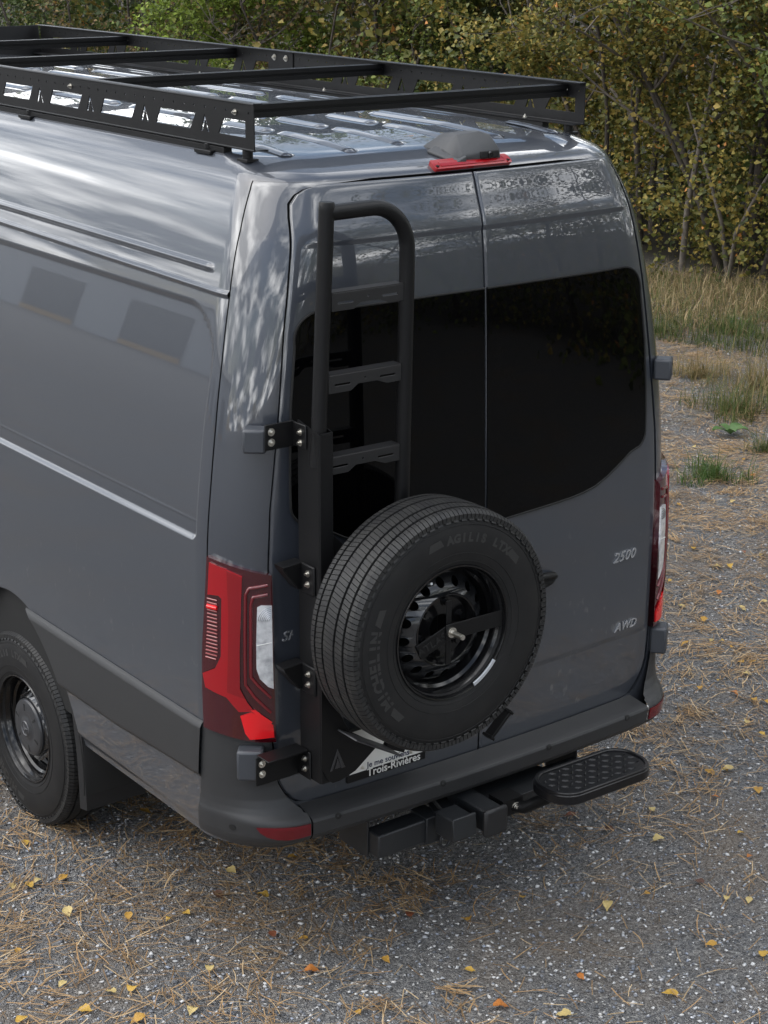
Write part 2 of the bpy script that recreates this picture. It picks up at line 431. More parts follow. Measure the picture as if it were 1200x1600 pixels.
# door handle on the right door
hb = MB(); c = surf_xz(np.array(.29), np.array(1.235))
path = [(c[0]-.110, c[1]-.008, c[2]+.006), (c[0]-.07, c[1]-.018, c[2]+.010), (c[0]-.02, c[1]-.021, c[2]+.009), (c[0]+.020, c[1]-.015, c[2]+.004), (c[0]+.040, c[1]-.004, c[2]-.006)]
hb.tube(path, [.010, .012, .0135, .014, .010], 12); hb.build('door_handle', BLACK, DOORS[1], smooth=50)
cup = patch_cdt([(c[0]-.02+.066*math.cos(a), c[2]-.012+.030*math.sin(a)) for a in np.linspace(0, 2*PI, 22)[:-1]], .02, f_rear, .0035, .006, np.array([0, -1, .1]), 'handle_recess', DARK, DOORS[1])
# chrome badges
def badge(body, x, z, size, door, spacing=1.0):
    V, F = text(body, size, .0025, .38, .0004, spacing)
    c = surf_xz(np.array(x), np.array(z)); mk('badge', xf(V, (c[0], c[1]-.004, c[2]), (1, .06, 0), (0, .02, 1), (0, -1, 0)), F, CHROME, door)
badge('2500', .628, 1.210, .052, DOORS[1], 1.12); badge('AWD', .652, .932, .046, DOORS[1], 1.0); badge('SPRINTER', -.822, 1.243, .046, DOORS[-1], 1.1)
# number plate on the left door
pl = MB(); pl.box((-.60, -.030, .722), (-.285, -.022, .885)); PLT = pl.build('number_plate', WHITE, DOORS[-1], bevel=.002)
fr = MB(); fr.box((-.608, -.034, .700), (-.277, -.020, .728)); fr.box((-.608, -.034, .728), (-.599, -.020, .893)); fr.box((-.286, -.034, .728), (-.277, -.020, .893)); fr.box((-.608, -.034, .884), (-.277, -.020, .893))
fr.build('plate_frame', BLACK, DOORS[-1], bevel=.002)
V, F = text('Trois-Rivières', .040, .0006, 0, .0004); mk('dealer_lettering', xf(V, (-.528, -.0345, .705), (1, 0, 0), (0, 0, 1), (0, -1, 0)), F, WHITE, PLT)
V, F = text('Je me souviens', .030, .0006, 0, .0004); mk('motto_lettering', xf(V, (-.525, -.0305, .735), (1, 0, 0), (0, 0, 1), (0, -1, 0)), F, INK, PLT)
bolt('plate_screw', (-.545, -.031, .742), (0, -1, 0), PLT, .004); bolt('plate_screw', (-.34, -.031, .742), (0, -1, 0), PLT, .004)

# ---- corner pillars
def f_pil(sd):
    return lambda u, z: surf_uz(u, z, sd)
prow = np.unique(np.round(np.concatenate([np.linspace(.52, 2.679, 110), np.linspace(2.45, 2.679, 50)]), 4))
for sd in (-1, 1):
    us = u_seam(prow); ue = x2u(np.where(prow > 2.6725, np.interp(prow, [2.6725, 2.679], [.54, .40]), x_edge(prow)+.006), prow)
    w = np.linspace(0, 1, 34); U = ue[:, None]+w[None]*(us-.016-ue)[:, None]; Z = np.repeat(prow[:, None], 34, 1)
    f = f_pil(sd); P = f(U, Z); N = fnormals(f, U, Z, np.array([sd*.7, -.7, .1]))
    V = P.reshape(-1, 3); NN = N.reshape(-1, 3); nr, nc = Z.shape; F = grid_faces(nr, nc, flip=(sd < 0)).tolist()
    base = len(V); e = np.arange(nr)*nc; V = np.concatenate([V, V[e], V[e]+np.array([0, .05, 0]), V[e+nc-1], V[e+nc-1]-NN[e+nc-1]*.02])
    dn = np.tile([-sd*1.0, 0, 0], (nr, 1)); d2 = np.tile([0, 1.0, 0], (nr, 1)); NN = np.concatenate([NN, dn, dn, d2, d2])
    for i in range(nr-1):
        a = base+i; F.append((a, a+1, a+1+nr, a+nr)); b = base+2*nr+i; F.append((b, b+1, b+1+nr, b+nr))
    mk('corner_pillar', V, F, PAINT, VAN, normals=NN)

# ---- body sides
def bead(z, zc, hw): t = np.clip(np.abs(z-zc)/hw, 0, 1); return (1-t*t)**2
def side_h(y, z):
    # rounded rectangular pressing
    y0, z0, z1 = .245, 1.556, 2.304; r = np.where(z > 1.9, .19, .035)
    cx = y0+r; dx = np.maximum(cx-y, 0); cz = np.where(z > 1.9, z1-r, z0+r); dz = np.where(z > 1.9, np.maximum(z-cz, 0), np.maximum(cz-z, 0))
    inner = np.minimum(y-y0, np.minimum(z-z0, z1-z)); sdv = np.where((dx > 0) & (dz > 0), r-np.hypot(dx, dz), inner)
    h = -.012*sstep(.0, .022, sdv)
    h = h+.0012*bead(z, 1.622, .007)*sstep(.25, .29, y)
    h = h+.010*bead(z, 2.412+.0085*(y-.33), .015)*sstep(.32, .37, y)
    h = h+.0085*bead(z, 2.345+.0125*(y-.23), .012)
    # sill fold near the floor
    h = h-.012*sstep(.560, .520, z)
    return h
class SideF:
    def __init__(s, sd): s.sd = sd
    def base(s, y, z):
        t = z2t(z); zz, X, Y = prof(t)
        A = np.linspace(0, PI/2, 160)
        # invert y -> corner angle row by row (vectorised by table on the mean profile offset)
        xr = lambda a: (X-RX)+RX*np.sin(a)
        a = np.full_like(y, .9)
        for _ in range(25):
            f = Y+RY*(1-np.cos(a))+BOW*(xr(a)/X)**2-y
            df = RY*np.sin(a)+2*BOW*xr(a)*RX*np.cos(a)/X**2
            a = np.clip(a-f/np.maximum(df, 1e-3), .01, PI/2)
        return np.stack([s.sd*xr(a), y, zz+0*y], -1)
    def __call__(s, y, z):
        P = s.base(y, z); n = fnormals(s.base, y, z, np.array([s.sd, 0, .2])); return P+n*side_h(y, z)[..., None]
ARCH_Y, ARCH_Z, ARCH_RY, ARCH_RZ = 1.63, .373, .51, .60
def y_arch(z): return ARCH_Y-ARCH_RY*np.sqrt(np.clip(1-((z-ARCH_Z)/ARCH_RZ)**2, 0, 1))
ZTOP = ARCH_Z+ARCH_RZ
yoff = np.unique(np.concatenate([np.linspace(0, .35, 46), np.linspace(.35, 2.2, 50), np.linspace(2.2, 4.8, 22)]))/4.8
urow = np.unique(np.round(np.concatenate([np.linspace(ZTOP, 2.724, 96), np.linspace(2.31, 2.47, 54), np.linspace(2.27, 2.31, 12), np.linspace(1.545, 1.64, 34)]), 4))
lrow = ARCH_Z+ARCH_RZ*np.sin(np.linspace(math.asin((.505-ARCH_Z)/ARCH_RZ), PI/2-1e-4, 46)); lrow = np.unique(np.concatenate([lrow, [.515, .525, .535, .545, .56]]))
for sd in (-1, 1):
    f = SideF(sd); b = MB(); NN = []
    def sheet(Y, Z, b=b, NN=NN, f=f, sd=sd):
        P = f(Y, Z); N = fnormals(f, Y, Z, np.array([sd, 0, .2])); b.add(P.reshape(-1, 3), grid_faces(*Y.shape, flip=(sd < 0))); NN += N.reshape(-1, 3).tolist()
        return P, N
    ys = y_seam(urow); Y = ys[:, None]+yoff[None]*(5.0-ys)[:, None]; sheet(Y, np.repeat(urow[:, None], len(yoff), 1))
    ys = y_seam(lrow); w = np.linspace(0, 1, 40); Y = ys[:, None]+w[None]*(y_arch(lrow)-ys)[:, None]; sheet(Y, np.repeat(lrow[:, None], 40, 1))
    y2 = 2*ARCH_Y-y_arch(lrow); Y = y2[:, None]+w[None]*(5.0-y2)[:, None]; sheet(Y, np.repeat(lrow[:, None], 40, 1))
    mk('body_side', b.V, b.F, PAINT, VAN, normals=NN)
    # plastic side moulding
    mrow = np.concatenate([np.linspace(.0, .12, 8), np.linspace(.16, .84, 10), np.linspace(.88, 1, 8)])
    def mh(w): return .018*np.clip(np.minimum(w, 1-w)/.10, 0, 1)**.5
    for y0f, y1f in ((lambda z: y_seam(z)-.004, lambda z: y_arch(z)+.012), (lambda z: 2*ARCH_Y-y_arch(z)-.012, lambda z: 4.95+0*z)):
        W = np.repeat(mrow[:, None], 40, 1); Z0 = .713+.237*W; Y = y0f(Z0)+np.linspace(0, 1, 40)[None]*(y1f(Z0)-y0f(Z0))
        zlo = np.interp(Y, [.2, .8, 1.3], [.742, .713, .711]); Z = zlo+(.948-zlo)*W
        P = f.base(Y, Z); N = fnormals(f.base, Y, Z, np.array([sd, 0, .1])); P = P+N*(mh(W)+.002)[..., None]
        mk('side_moulding', P.reshape(-1, 3), grid_faces(*Y.shape, flip=(sd < 0)), PLASTIC, VAN, smooth=50)
    # wheel arch liner and lip
    a = np.linspace(-.12, PI+.12, 40); V = []; 
    for x in (1.000, .985, .62):
        V += [(sd*x, ARCH_Y-(ARCH_RY+(.0 if x > .99 else .01))*math.cos(q), ARCH_Z+(ARCH_RZ+(0 if x > .99 else .01))*math.sin(q)) for q in a]
    mk('wheel_arch_liner', V, grid_faces(3, 40), DARK, VAN, smooth=60)
    # mud flap
    mf = MB(); V = []
    for i, zf in enumerate(np.linspace(0, 1, 7)):
        z = .24+.52*zf; yy = 1.115-.02*math.sin(zf*PI)+.06*zf
        for x, dy in ((1.005, .035), (.995, .0), (.74, .0), (.735, .012), (.99, .014)): V.append((sd*x, yy+dy, z))
    F = [(i*5+j, i*5+(j+1) % 5, (i+1)*5+(j+1) % 5, (i+1)*5+j) for i in range(6) for j in range(5)]+[(0, 1, 2, 3, 4), (30, 31, 32, 33, 34)]
    mk('mud_flap', V, F, mat('flap_rubber', (.008, .008, .009), .6), VAN, smooth=40)

# ---- roof with its pressed beads
trow = np.linspace(z2t(2.6795), z2t(2.7235), 26)
yfr = np.concatenate([np.linspace(0, 1, 40)[1:]**1.5*4.7])
b = MB(); NN = []
for sd in (-1, 1):
    f = lambda u, t, sd=sd: surf_ut(u, t, sd)
    # header above the doors and roof edge, rear part
    def ucol(t):
        z = float(prof(t)[0]); us = float(y2u(np.array(y_seam(z)), float(t))); return us
    US = np.array([ucol(t) for t in trow]); w = np.linspace(0, 1, 60); U = w[None]*US[:, None]; T = np.repeat(trow[:, None], 60, 1)
    P = f(U, T); N = fnormals(f, U, np.clip(T, 0, .9985), np.array([sd*.3, -.3, 1]), 1e-3, 1e-3); b.add(P.reshape(-1, 3), grid_faces(*U.shape, flip=(sd < 0))); NN += N.reshape(-1, 3).tolist()
    tr2 = np.unique(np.concatenate([np.linspace(z2t(2.7235), 1.0, 40), np.linspace(z2t(2.731), z2t(2.7405), 16)])); uc = np.concatenate([np.linspace(0, 2, 90), np.linspace(2.05, 6.75, 44)]); U = np.repeat(uc[None], len(tr2), 0); T = np.repeat(tr2[:, None], len(uc), 1)
    P = f(U, T); N = fnormals(f, U, np.clip(T, 0, .9985), np.array([sd*.3, -.3, 1]), 1e-3, 1e-3); b.add(P.reshape(-1, 3), grid_faces(*U.shape, flip=(sd < 0))); NN += N.reshape(-1, 3).tolist()
    # crown
    ring = surf_ut(np.concatenate([np.linspace(0, 2, 60), np.linspace(2.05, 6.75, 40)]), np.ones(100), sd)
    lv = [1, .9, .75, .55, .3, 0]; R = np.stack([np.stack([ring[:, 0]*k, ring[:, 1], ring[:, 2]+.014*sstep(.64, 1.8, ring[:, 1])*((ring[:, 0]/.5)**2-(k*ring[:, 0]/.5)**2)], -1) for k in lv])
    n = np.stack([.056*R[..., 0], 0*R[..., 0], 1+0*R[..., 0]], -1); n /= np.linalg.norm(n, axis=-1, keepdims=True)
    b.add(R.reshape(-1, 3), grid_faces(6, 100, flip=(sd < 0))); NN += n.reshape(-1, 3).tolist()
mk('roof', b.V, b.F, PAINT, VAN, normals=NN)
def roof_z(x, y):
    x = abs(x)
    zr_ = float(np.interp(y-BOW*(x/.7)**2, [.275, .298, .45, .62], [2.7335, 2.738, 2.752, 2.76])); zs_ = float(np.interp(x, [.5, .60, .694, .703], [2.76, 2.752, 2.738, 2.7335]))
    return min(zr_, zs_)+(.014*float(sstep(.64, 1.8, np.array(y)))*(1-(x/.5)**2) if x < .5 else 0)
def roof_bead(x, y0, y1, w=.030, h=.009):
    V = []; nL, nW = 26, 9
    for i in range(nL+1):
        s = i/nL; y = y0+(y1-y0)*s; e = min(1, min(y-y0, y1-y)/(w*.9)); ww = w*math.sqrt(max(0, 1-(1-e)**2))+.001
        for j in range(nW+1):
            q = -1+2*j/nW; z = roof_z(x+q*ww, y)+h*(1-q*q)**1.3*min(1, e*1.4)+.0008
            V.append((x+q*ww, y, z))
    return mk('roof_bead', V, grid_faces(nL+1, nW+1, flip=True), PAINT, VAN, smooth=80)
yb = [(.34, .73), (.79, 1.08), (1.16, 1.75), (1.85, 2.5), (2.6, 3.3), (3.4, 4.1)]
for k, (a, c) in enumerate(yb):
    for x in (-.335, -.11, .11, .335, .0): 
        if x == 0: continue
        if k == 0 and x == .335: continue
        roof_bead(x, a+(-.04 if abs(x) > .2 and k == 0 else 0), c)
roof_bead(.30, .31, 1.08)
for sd in (-1, 1): roof_bead(sd*.565, .33, .60, .026, .007); roof_bead(sd*.565, .70, 4.2, .022, .006)
# ---- dark inner shell so joints read as joints
V = []; zr = [.60, .9, 1.5, 2.0, 2.4, 2.62, 2.70]
for z in zr:
    t = float(z2t(z))
    for sd, us in ((-1, np.concatenate([np.linspace(0, 2, 16), [6.7]])[::-1]), (1, np.concatenate([np.linspace(0, 2, 16), [6.7]]))):
        P = surf_ut(us, np.full_like(us, t), sd); X = PX.max()
        for p in P: V.append((p[0]*.972, p[1]+.028, p[2]-.012))
n = len(V)//len(zr); F = [(i*n+j, i*n+j+1, (i+1)*n+j+1, (i+1)*n+j) for i in range(len(zr)-1) for j in range(n-1)]
F.append(tuple((len(zr)-1)*n+j for j in range(n))); F.append(tuple(range(n)))
mk('inner_shell', V, F, DARK, VAN)
# ---- cab and bonnet ahead of the load space
sec = [(4.96, 2.774, 1.0), (5.15, 2.76, 1.0), (5.35, 2.66, .99), (5.6, 2.36, .985), (5.95, 1.95, .98), (6.2, 1.62, .975), (6.45, 1.46, .965), (6.75, 1.30, .93), (6.92, 1.05, .84), (6.96, .75, .80)]
tq = np.concatenate([np.linspace(0, 1, 30)]); V = []
for y, H, k in sec:
    z, X, _ = prof(tq); z = .45+(z-.40)*(H-.45)/(2.76-.40)
    ring = [(-x*k, y, q) for x, q in zip(X, z)]+[(x*k, y, q) for x, q in zip(X[::-1], z[::-1])]
    V += ring
n = 60; F = [(i*n+j, i*n+j+1, (i+1)*n+j+1, (i+1)*n+j) for i in range(len(sec)-1) for j in range(n-1)]; F.append(tuple((len(sec)-1)*n+j for j in range(n)))
mk('cab', V, F, PAINT, VAN, smooth=50)
mk('windscreen', [(-.66, 5.375, 2.64), (.66, 5.375, 2.64), (.78, 6.22, 1.63), (-.78, 6.22, 1.63)], [(0, 1, 2, 3)], GLASS, VAN)

# ---- bumper
def bh(z): return np.interp(z, [.490, .505, .53, .555, .575, .622, .632, .640, .650, .668, .695, .74, .86, .93], [.012, .026, .040, .082, .097, .100, .096, .086, .066, .044, .026, .015, .010, .008])
def bhc(z): return np.interp(z, [.490, .505, .53, .555, .575, .622, .631, .636, .640, .646], [.012, .026, .040, .082, .097, .100, .094, .075, .045, .0])
def bw(u): return 1-.86*sstep(.85, 1.75, u)
def f_bump(sd, bh=bh):
    base = lambda u, z: surf_uz(u, z, sd)
    def f(u, z):
        P = base(u, z); n = fnormals(base, u, z, np.array([sd*.6, -.8, 0])); return P+n*((bh(z)-.008)*bw(u)+.008)[..., None]
    return f
for sd in (-1, 1):
    f = f_bump(sd)
    zc = np.concatenate([np.linspace(.522, .60, 14), np.linspace(.61, .640, 4), np.linspace(.644, .69, 14), np.linspace(.70, .936, 26)])
    us_ = 0.955
    u0 = np.where(zc < .668, us_*1.0+0*zc, 0); 
    u0 = np.where(zc < .650, us_, np.maximum(us_, x2u(x_edge(np.maximum(zc, .66))+.010, zc)))
    u1 = u_seam(zc)-.004
    W = np.linspace(0, 1, 44); U = u0[:, None]+W[None]*(u1-u0)[:, None]; Z = np.repeat(zc[:, None], 44, 1)
    Zl = np.interp(zc, [.5, .6], [1, 0])[:, None]*sstep(1.2, 2.0, U)*.03+Z        # lower edge rises towards the sill
    P = f(U, Zl); N = fnormals(f, U, Zl, np.array([sd*.6, -.8, 0]), 4e-3, 4e-3)
    bc = mk('bumper_corner', P.reshape(-1, 3), grid_faces(*U.shape, flip=(sd < 0)), PLASTIC, VAN, normals=N.reshape(-1, 3))
    # reflector
    ro = [(.960, .580), (1.02, .577), (1.10, .576), (1.18, .579), (1.25, .587), (1.30, .600), (1.33, .618), (1.24, .621), (1.14, .622), (1.04, .622), (.960, .622)]
    patch_cdt(ro, .02, f, .004, .008, np.array([sd*.5, -1, 0]), 'bumper_reflector', REFLRED, bc, aspect=.6)
    # parking sensor
    for uu, zz in ((1.55, .60),):
        patch_cdt([(uu+.035*math.cos(q), zz+.011*math.sin(q)) for q in np.linspace(0, 2*PI, 13)[:-1]], .012, f, .002, .004, np.array([sd, -.5, 0]), 'parking_sensor', DARK, bc, aspect=.3)
    # seams at the reflector and above the hinge band
# centre section
zc = np.concatenate([np.linspace(.550, .59, 8), np.linspace(.60, .620, 4), np.linspace(.624, .646, 16)])
b = MB(); NN = []
for sd in (-1, 1):
    f = f_bump(sd, bhc); U = np.repeat(np.linspace(0, .948, 50)[None], len(zc), 0); Z = np.repeat(zc[:, None], 50, 1)
    P = f(U, Z); N = fnormals(f, U, Z, np.array([0, -1, .2]), 4e-3, 1.5e-3); b.add(P.reshape(-1, 3), grid_faces(*U.shape, flip=(sd < 0))); NN += N.reshape(-1, 3).tolist()
    k = len(b.V)
    low = P[0]; b.add(np.concatenate([low, low+np.array([0, .10, -.012])]), grid_faces(2, 50, flip=(sd > 0))); NN += [(0, 0, -1)]*100
BC = mk('bumper_centre', b.V, b.F, PLASTIC, VAN, normals=NN)
for sd, uu in ((-1, .83), (-1, .30), (1, .30), (1, .80)):
    patch_cdt([(uu+.014*math.cos(q), .622+.011*math.sin(q)) for q in np.linspace(0, 2*PI, 13)[:-1]], .012, f_bump(sd), .002, .004, np.array([0, -1, 0]), 'parking_sensor', DARK, BC, aspect=.8)

# ---- tail lights
TL = dict(
 outer=[(1.76,1.532),(1.619,1.521),(1.492,1.509),(1.323,1.493),(1.155,1.479),(1.140,1.348),(1.134,1.177),(1.130,1.003),(1.125,.905),(1.291,.909),(1.464,.920),(1.646,.932),(1.83,.941),(1.835,1.073),(1.825,1.205),(1.795,1.336),(1.768,1.463)],
 red=[(1.722,1.516),(1.567,1.502),(1.419,1.481),(1.428,1.352),(1.44,1.225),(1.444,1.1),(1.382,1.053),(1.322,1.022),(1.458,1.019),(1.569,1.066),(1.78,1.088),(1.808,1.135),(1.67,1.163),(1.612,1.207),(1.604,1.305),(1.6,1.402),(1.631,1.411),(1.737,1.409)],
 red_shade=[(1.552,1.496),(1.419,1.477),(1.428,1.352),(1.44,1.225),(1.444,1.1),(1.400,1.066),(1.56,1.085),(1.545,1.2),(1.535,1.35)],
 clear=[(1.285,1.377),(1.249,1.383),(1.155,1.380),(1.150,1.264),(1.145,1.095),(1.194,1.104),(1.268,1.134),(1.296,1.169),(1.295,1.251)],
 bright=[(1.446,1.004),(1.347,1.018),(1.155,.969),(1.145,.924),(1.364,.921),(1.406,.943)],
 strip=[(1.353,1.026),(1.316,1.026),(1.162,.980),(1.194,.966)],
 slat=[(1.747,1.402),(1.638,1.403),(1.636,1.304),(1.644,1.209),(1.69,1.177),(1.778,1.149),(1.81,1.215),(1.780,1.316)])
ridges=[[(1.194,1.448),(1.358,1.44),(1.388,1.419),(1.393,1.268),(1.397,1.113),(1.32,1.07),(1.173,1.012)],[(1.194,1.417),(1.322,1.411),(1.34,1.386),(1.341,1.268),(1.347,1.14),(1.293,1.113),(1.171,1.064)]]
def dens(P, n=3):
    out = []
    for i in range(len(P)):
        a, c = P[i], P[(i+1) % len(P)]
        for k in range(n): out.append((a[0]+(c[0]-a[0])*k/n, a[1]+(c[1]-a[1])*k/n))
    return out
for sd in (-1, 1):
    f = f_pil(sd); ref = np.array([sd*.7, -.7, 0])
    tl = patch_cdt(dens(TL['outer']), .025, f, .022, .03, ref, 'tail_light', LENSDARK, VAN, aspect=.3)
    patch_cdt(dens(TL['red'], 2), .022, f, .0285, .006, ref, 'red_lens', LENSRED, tl, aspect=.3)
    patch_cdt(dens(TL['red_shade'], 2), .022, f, .0298, .002, ref, 'red_lens_shade', mat('red_lens_shaded', (.20, .0015, .005), .10, 0, .8), tl, aspect=.3)  # darker red patch paints the shaded side of the lens fold
    patch_cdt(dens(TL['clear'], 2), .018, f, .0265, .006, ref, 'reversing_lamp', LENSCLEAR, tl, aspect=.3)
    patch_cdt(dens(TL['bright'], 2), .018, f, .0265, .006, ref, 'lower_reflector', LENSBRIGHT, tl, aspect=.3)
    patch_cdt(dens(TL['strip'], 2), .018, f, .029, .006, ref, 'reflector_strip', LENSBRIGHT, tl, aspect=.3)
    nrm = lambda u, z: fnormals(f, np.array(u), np.array(z), ref)
    for rg in ridges:
        D = []
        for i in range(len(rg)-1):
            for k in range(5): D.append((rg[i][0]+(rg[i+1][0]-rg[i][0])*k/5, rg[i][1]+(rg[i+1][1]-rg[i][1])*k/5))
        D.append(rg[-1]); V, F = tube([f(np.array(u), np.array(z))+nrm(u, z)*.023 for u, z in D], .006, 8); mk('light_guide', V, F, mat('dark_red_guide', (.12, .006, .010), .15, 0, 1.0), tl, smooth=60)
    for k in range(17):
        z = 1.392-k*.0125; sl_ = max(0, (1.21-z))*.9; ua, ub = 1.648+sl_, 1.748+min(.03, max(0, 1.3-z)*.25)
        V, F = tube([f(np.array(ua), np.array(z))+nrm(ua, z)*.0245, f(np.array(ub), np.array(z+.002))+nrm(ub, z)*.0245], .0026 if k != 2 else .008, 6)
        mk('light_slat', V, F, LENSBRIGHT if k == 2 else mat('slat_red', (.22, .03, .03), .3, 0, .5), tl, smooth=60)
    # facets inside the reversing lamp
    for k in range(7):
        r_ = .012+.010*k
        V, F = tube([f(np.array(1.158+r_*3.0*math.cos(q)*.6), np.array(1.33+r_*1.0*math.sin(q)*.62))+nrm(1.2, 1.3)*.0275 for q in np.linspace(.05, PI*.5, 7)], .0014, 5); mk('lamp_facet', V, F, CHROME, tl, smooth=60)
    V, F = tube([f(np.array(1.152), np.array(1.255))+nrm(1.2, 1.25)*.0268, f(np.array(1.292), np.array(1.249))+nrm(1.28, 1.25)*.0268], .002, 6); mk('lamp_divider', V, F, WHITE, tl)

# ---- hinges
for sd in (-1, 1):
    for z, x0, y0, hh, s in ((1.925 if sd < 0 else 1.905, .893 if sd < 0 else .868, .052, .078, 1.0), (.842, .935 if sd < 0 else .915, .045, .105, 1.15)):
        M = Matrix.Translation((sd*x0, y0, z)) @ Matrix.Rotation(sd*rad(40), 4, 'Z')
        b = MB(); b.box((-.040*s, -.034, -hh/2), (.034*s, .030, hh/2), M); hg = b.build('door_hinge', HINGE, VAN, bevel=.009)
        b = MB()
        for dz in (-.019, .019): b.cyl(M @ Vector((.006, -.0335, dz)), M @ Vector((.006, -.0352, dz)), .0075, 14)
        if sd > 0: b.build('bolt_hole', DARK, hg)
        b = MB(); b.box((.030*s, -.018, -hh*.28), (.046*s, .014, hh*.28), M); b.build('hinge_pin_cover', PLASTIC, hg, bevel=.003)

# ---- third brake light and rear camera
def f_head(x, z): return surf_xz(x, z)
bl = patch_cdt(rrect(-.152, 2.681, .172, 2.702, .006, 3), .02, f_head, .014, .016, np.array([0, -1, .3]), 'brake_light', mat('brake_red', (.25, .003, .006), .3, 0, .15), VAN)
patch_cdt(rrect(-.125, 2.686, .145, 2.697, .003, 2), .02, f_head, .0155, .002, np.array([0, -1, .3]), 'brake_lens', mat('brake_lens_red', (.24, .003, .006), .2, 0, .3), bl)
for x in (-.139, .158):
    c = f_head(np.array(x), np.array(2.692)); bolt('lens_screw', (c[0], c[1]-.013, c[2]+.004), (0, -1, .4), bl, .004, DARK)
cbx = [(a_+.028, b_, c_) for a_, b_, c_ in [(-.075, .132, 2.706), (.105, .126, 2.706), (-.055, .134, 2.722), (.100, .127, 2.736), (-.035, .185, 2.785), (.050, .172, 2.792), (.085, .160, 2.780), (-.03, .27, 2.782), (.06, .27, 2.784), (-.09, .31, 2.733), (.10, .31, 2.733), (-.085, .20, 2.738)]]
b = MB(); b.add([(a_+.032, b_, c_) for a_, b_, c_ in [(-.125, .235, 2.735), (-.09, .235, 2.748), (-.045, .125, 2.722), (-.085, .125, 2.704), (-.125, .235, 2.725), (-.09, .235, 2.725), (-.045, .125, 2.70), (-.085, .125, 2.695)]], [(0, 3, 2, 1), (4, 5, 6, 7), (0, 1, 5, 4), (1, 2, 6, 5), (2, 3, 7, 6), (3, 0, 4, 7)]); b.build('camera_flange', CAMGREY, VAN, bevel=.003)
hc = hull('rear_camera', cbx, CAMGREY, VAN, .0035)
b = MB(); b.cyl((.083, .127, 2.722), (.083, .118, 2.719), .010, 16); b.build('camera_lens', GLOSSBLK, hc)
b = MB(); b.box((.046, .122, 2.709), (.123, .132, 2.732)); b.build('camera_face', DARK, hc, bevel=.003)

# ------------------------------------------------------------------ wheels
TR = .400
def tyre_parts(parent):
    prof_ = [(.205, .085), (.212, .104), (.222, .109), (.245, .116), (.275, .119), (.305, .1195), (.330, .1175), (.352, .1130), (.368, .1075), (.380, .1015), (.3855, .097), (.3860, .08)]
    full = prof_+[(r, -h) for r, h in prof_[::-1]]
    V, F = lathe(full, 96); ty = mk('tyre', V, F, RUBBER, parent, smooth=40)
    def rr(h): return TR-.55*h*h if abs(h) < .098 else TR-.55*.098**2-(abs(h)-.098)*.75
    b = MB(); N = 74
    ribs = [(.0775, .112, .0, .004, .84), (.0345, .068, .5, .008, .86), (-.0245, .0245, .25, .010, .88), (-.068, -.0345, .75, -.008, .86), (-.112, -.0775, .0, -.004, .84)]
    for h0, h1, ph, sk, fr_ in ribs:
        M_ = N*2
        for k in range(M_):
            a0 = 2*PI*(k+ph)/M_; a1 = a0+2*PI/M_*fr_; V = []
            hs = [h0, (h0+h1)/2, h1]
            for lev in (0, 1):
                for h in hs:
                    d = sk*(h-h0)/(h1-h0)/TR*.9
                    for a in (a0+d, a1+d):
                        r = (rr(h) if lev else rr(h)-.016); V.append((r*math.cos(a), r*math.sin(a), h))
            F = [(6, 7, 9, 8), (8, 9, 11, 10), (0, 6, 8, 2), (2, 8, 10, 4), (1, 3, 9, 7), (3, 5, 11, 9), (0, 1, 7, 6), (4, 10, 11, 5)]
            b.add(V, F)
    # sipes kept as slim notches on the shoulder flank
    for k in range(N):
        for s in (1, -1):
            a0 = 2*PI*(k+.12)/N; a1 = a0+2*PI/N*.62; V = []
            for r, h in ((.3855, .1010), (.363, .1130)):
                for e in (-.002, .0014):
                    for a in (a0, a1): V.append(((r+e*.6)*math.cos(a), (r+e*.6)*math.sin(a), s*(h+e)))
            b.add(V, [(2, 3, 7, 6), (0, 2, 6, 4), (1, 5, 7, 3), (4, 6, 7, 5), (0, 1, 3, 2)])
    t = b.build('tread_blocks', TREAD, ty); t['kind'] = 'stuff'
    b = MB()
    for r, h in ((.352, .1135), (.262, .1178), (.236, .1135)):
        V, F = tube([(r*math.cos(2*PI*i/72), r*math.sin(2*PI*i/72), h) for i in range(73)], .0016, 5, False); b.add(V, F)
    b.build('sidewall_ring', RUBBER, ty, smooth=60)
    # lettering round the sidewall
    def ring_text(body, a_start, a_end, r, size):
        n = len(body); out = MB()
        for i, ch in enumerate(body):
            if ch == ' ': continue
            V, F = text(ch, size, .0012, 0, .0022, 1, 'CENTER'); a = rad(a_start+(a_end-a_start)*(i+.5)/n)
            ca, sa = math.cos(a), math.sin(a); hz = .1185
            out.add(xf(V, ((r-size*.35)*ca, (r-size*.35)*sa, hz), (sa, -ca, 0), (ca, sa, -.03), (0, 0, 1)), F)
        q_ = out.build('sidewall_lettering', RUBBERTXT, ty); q_['kind'] = 'stuff'
    ring_text('MICHELIN', 216, 166, .312, .050); ring_text('AGILIS LTX', 97, 47, .312, .036)
    for a in (158, 224, 42, 105):
        ca, sa = math.cos(rad(a)), math.sin(rad(a)); V, F = plate([[(-.03, -.012), (.03, -.012), (.022, .012), (-.022, .012)]], .0016)
        mk('sidewall_ornament', xf(V, (.312*ca, .312*sa, .1187), (sa, -ca, 0), (ca, sa, 0), (0, 0, 1)), F, RUBBERTXT, ty)
    return ty
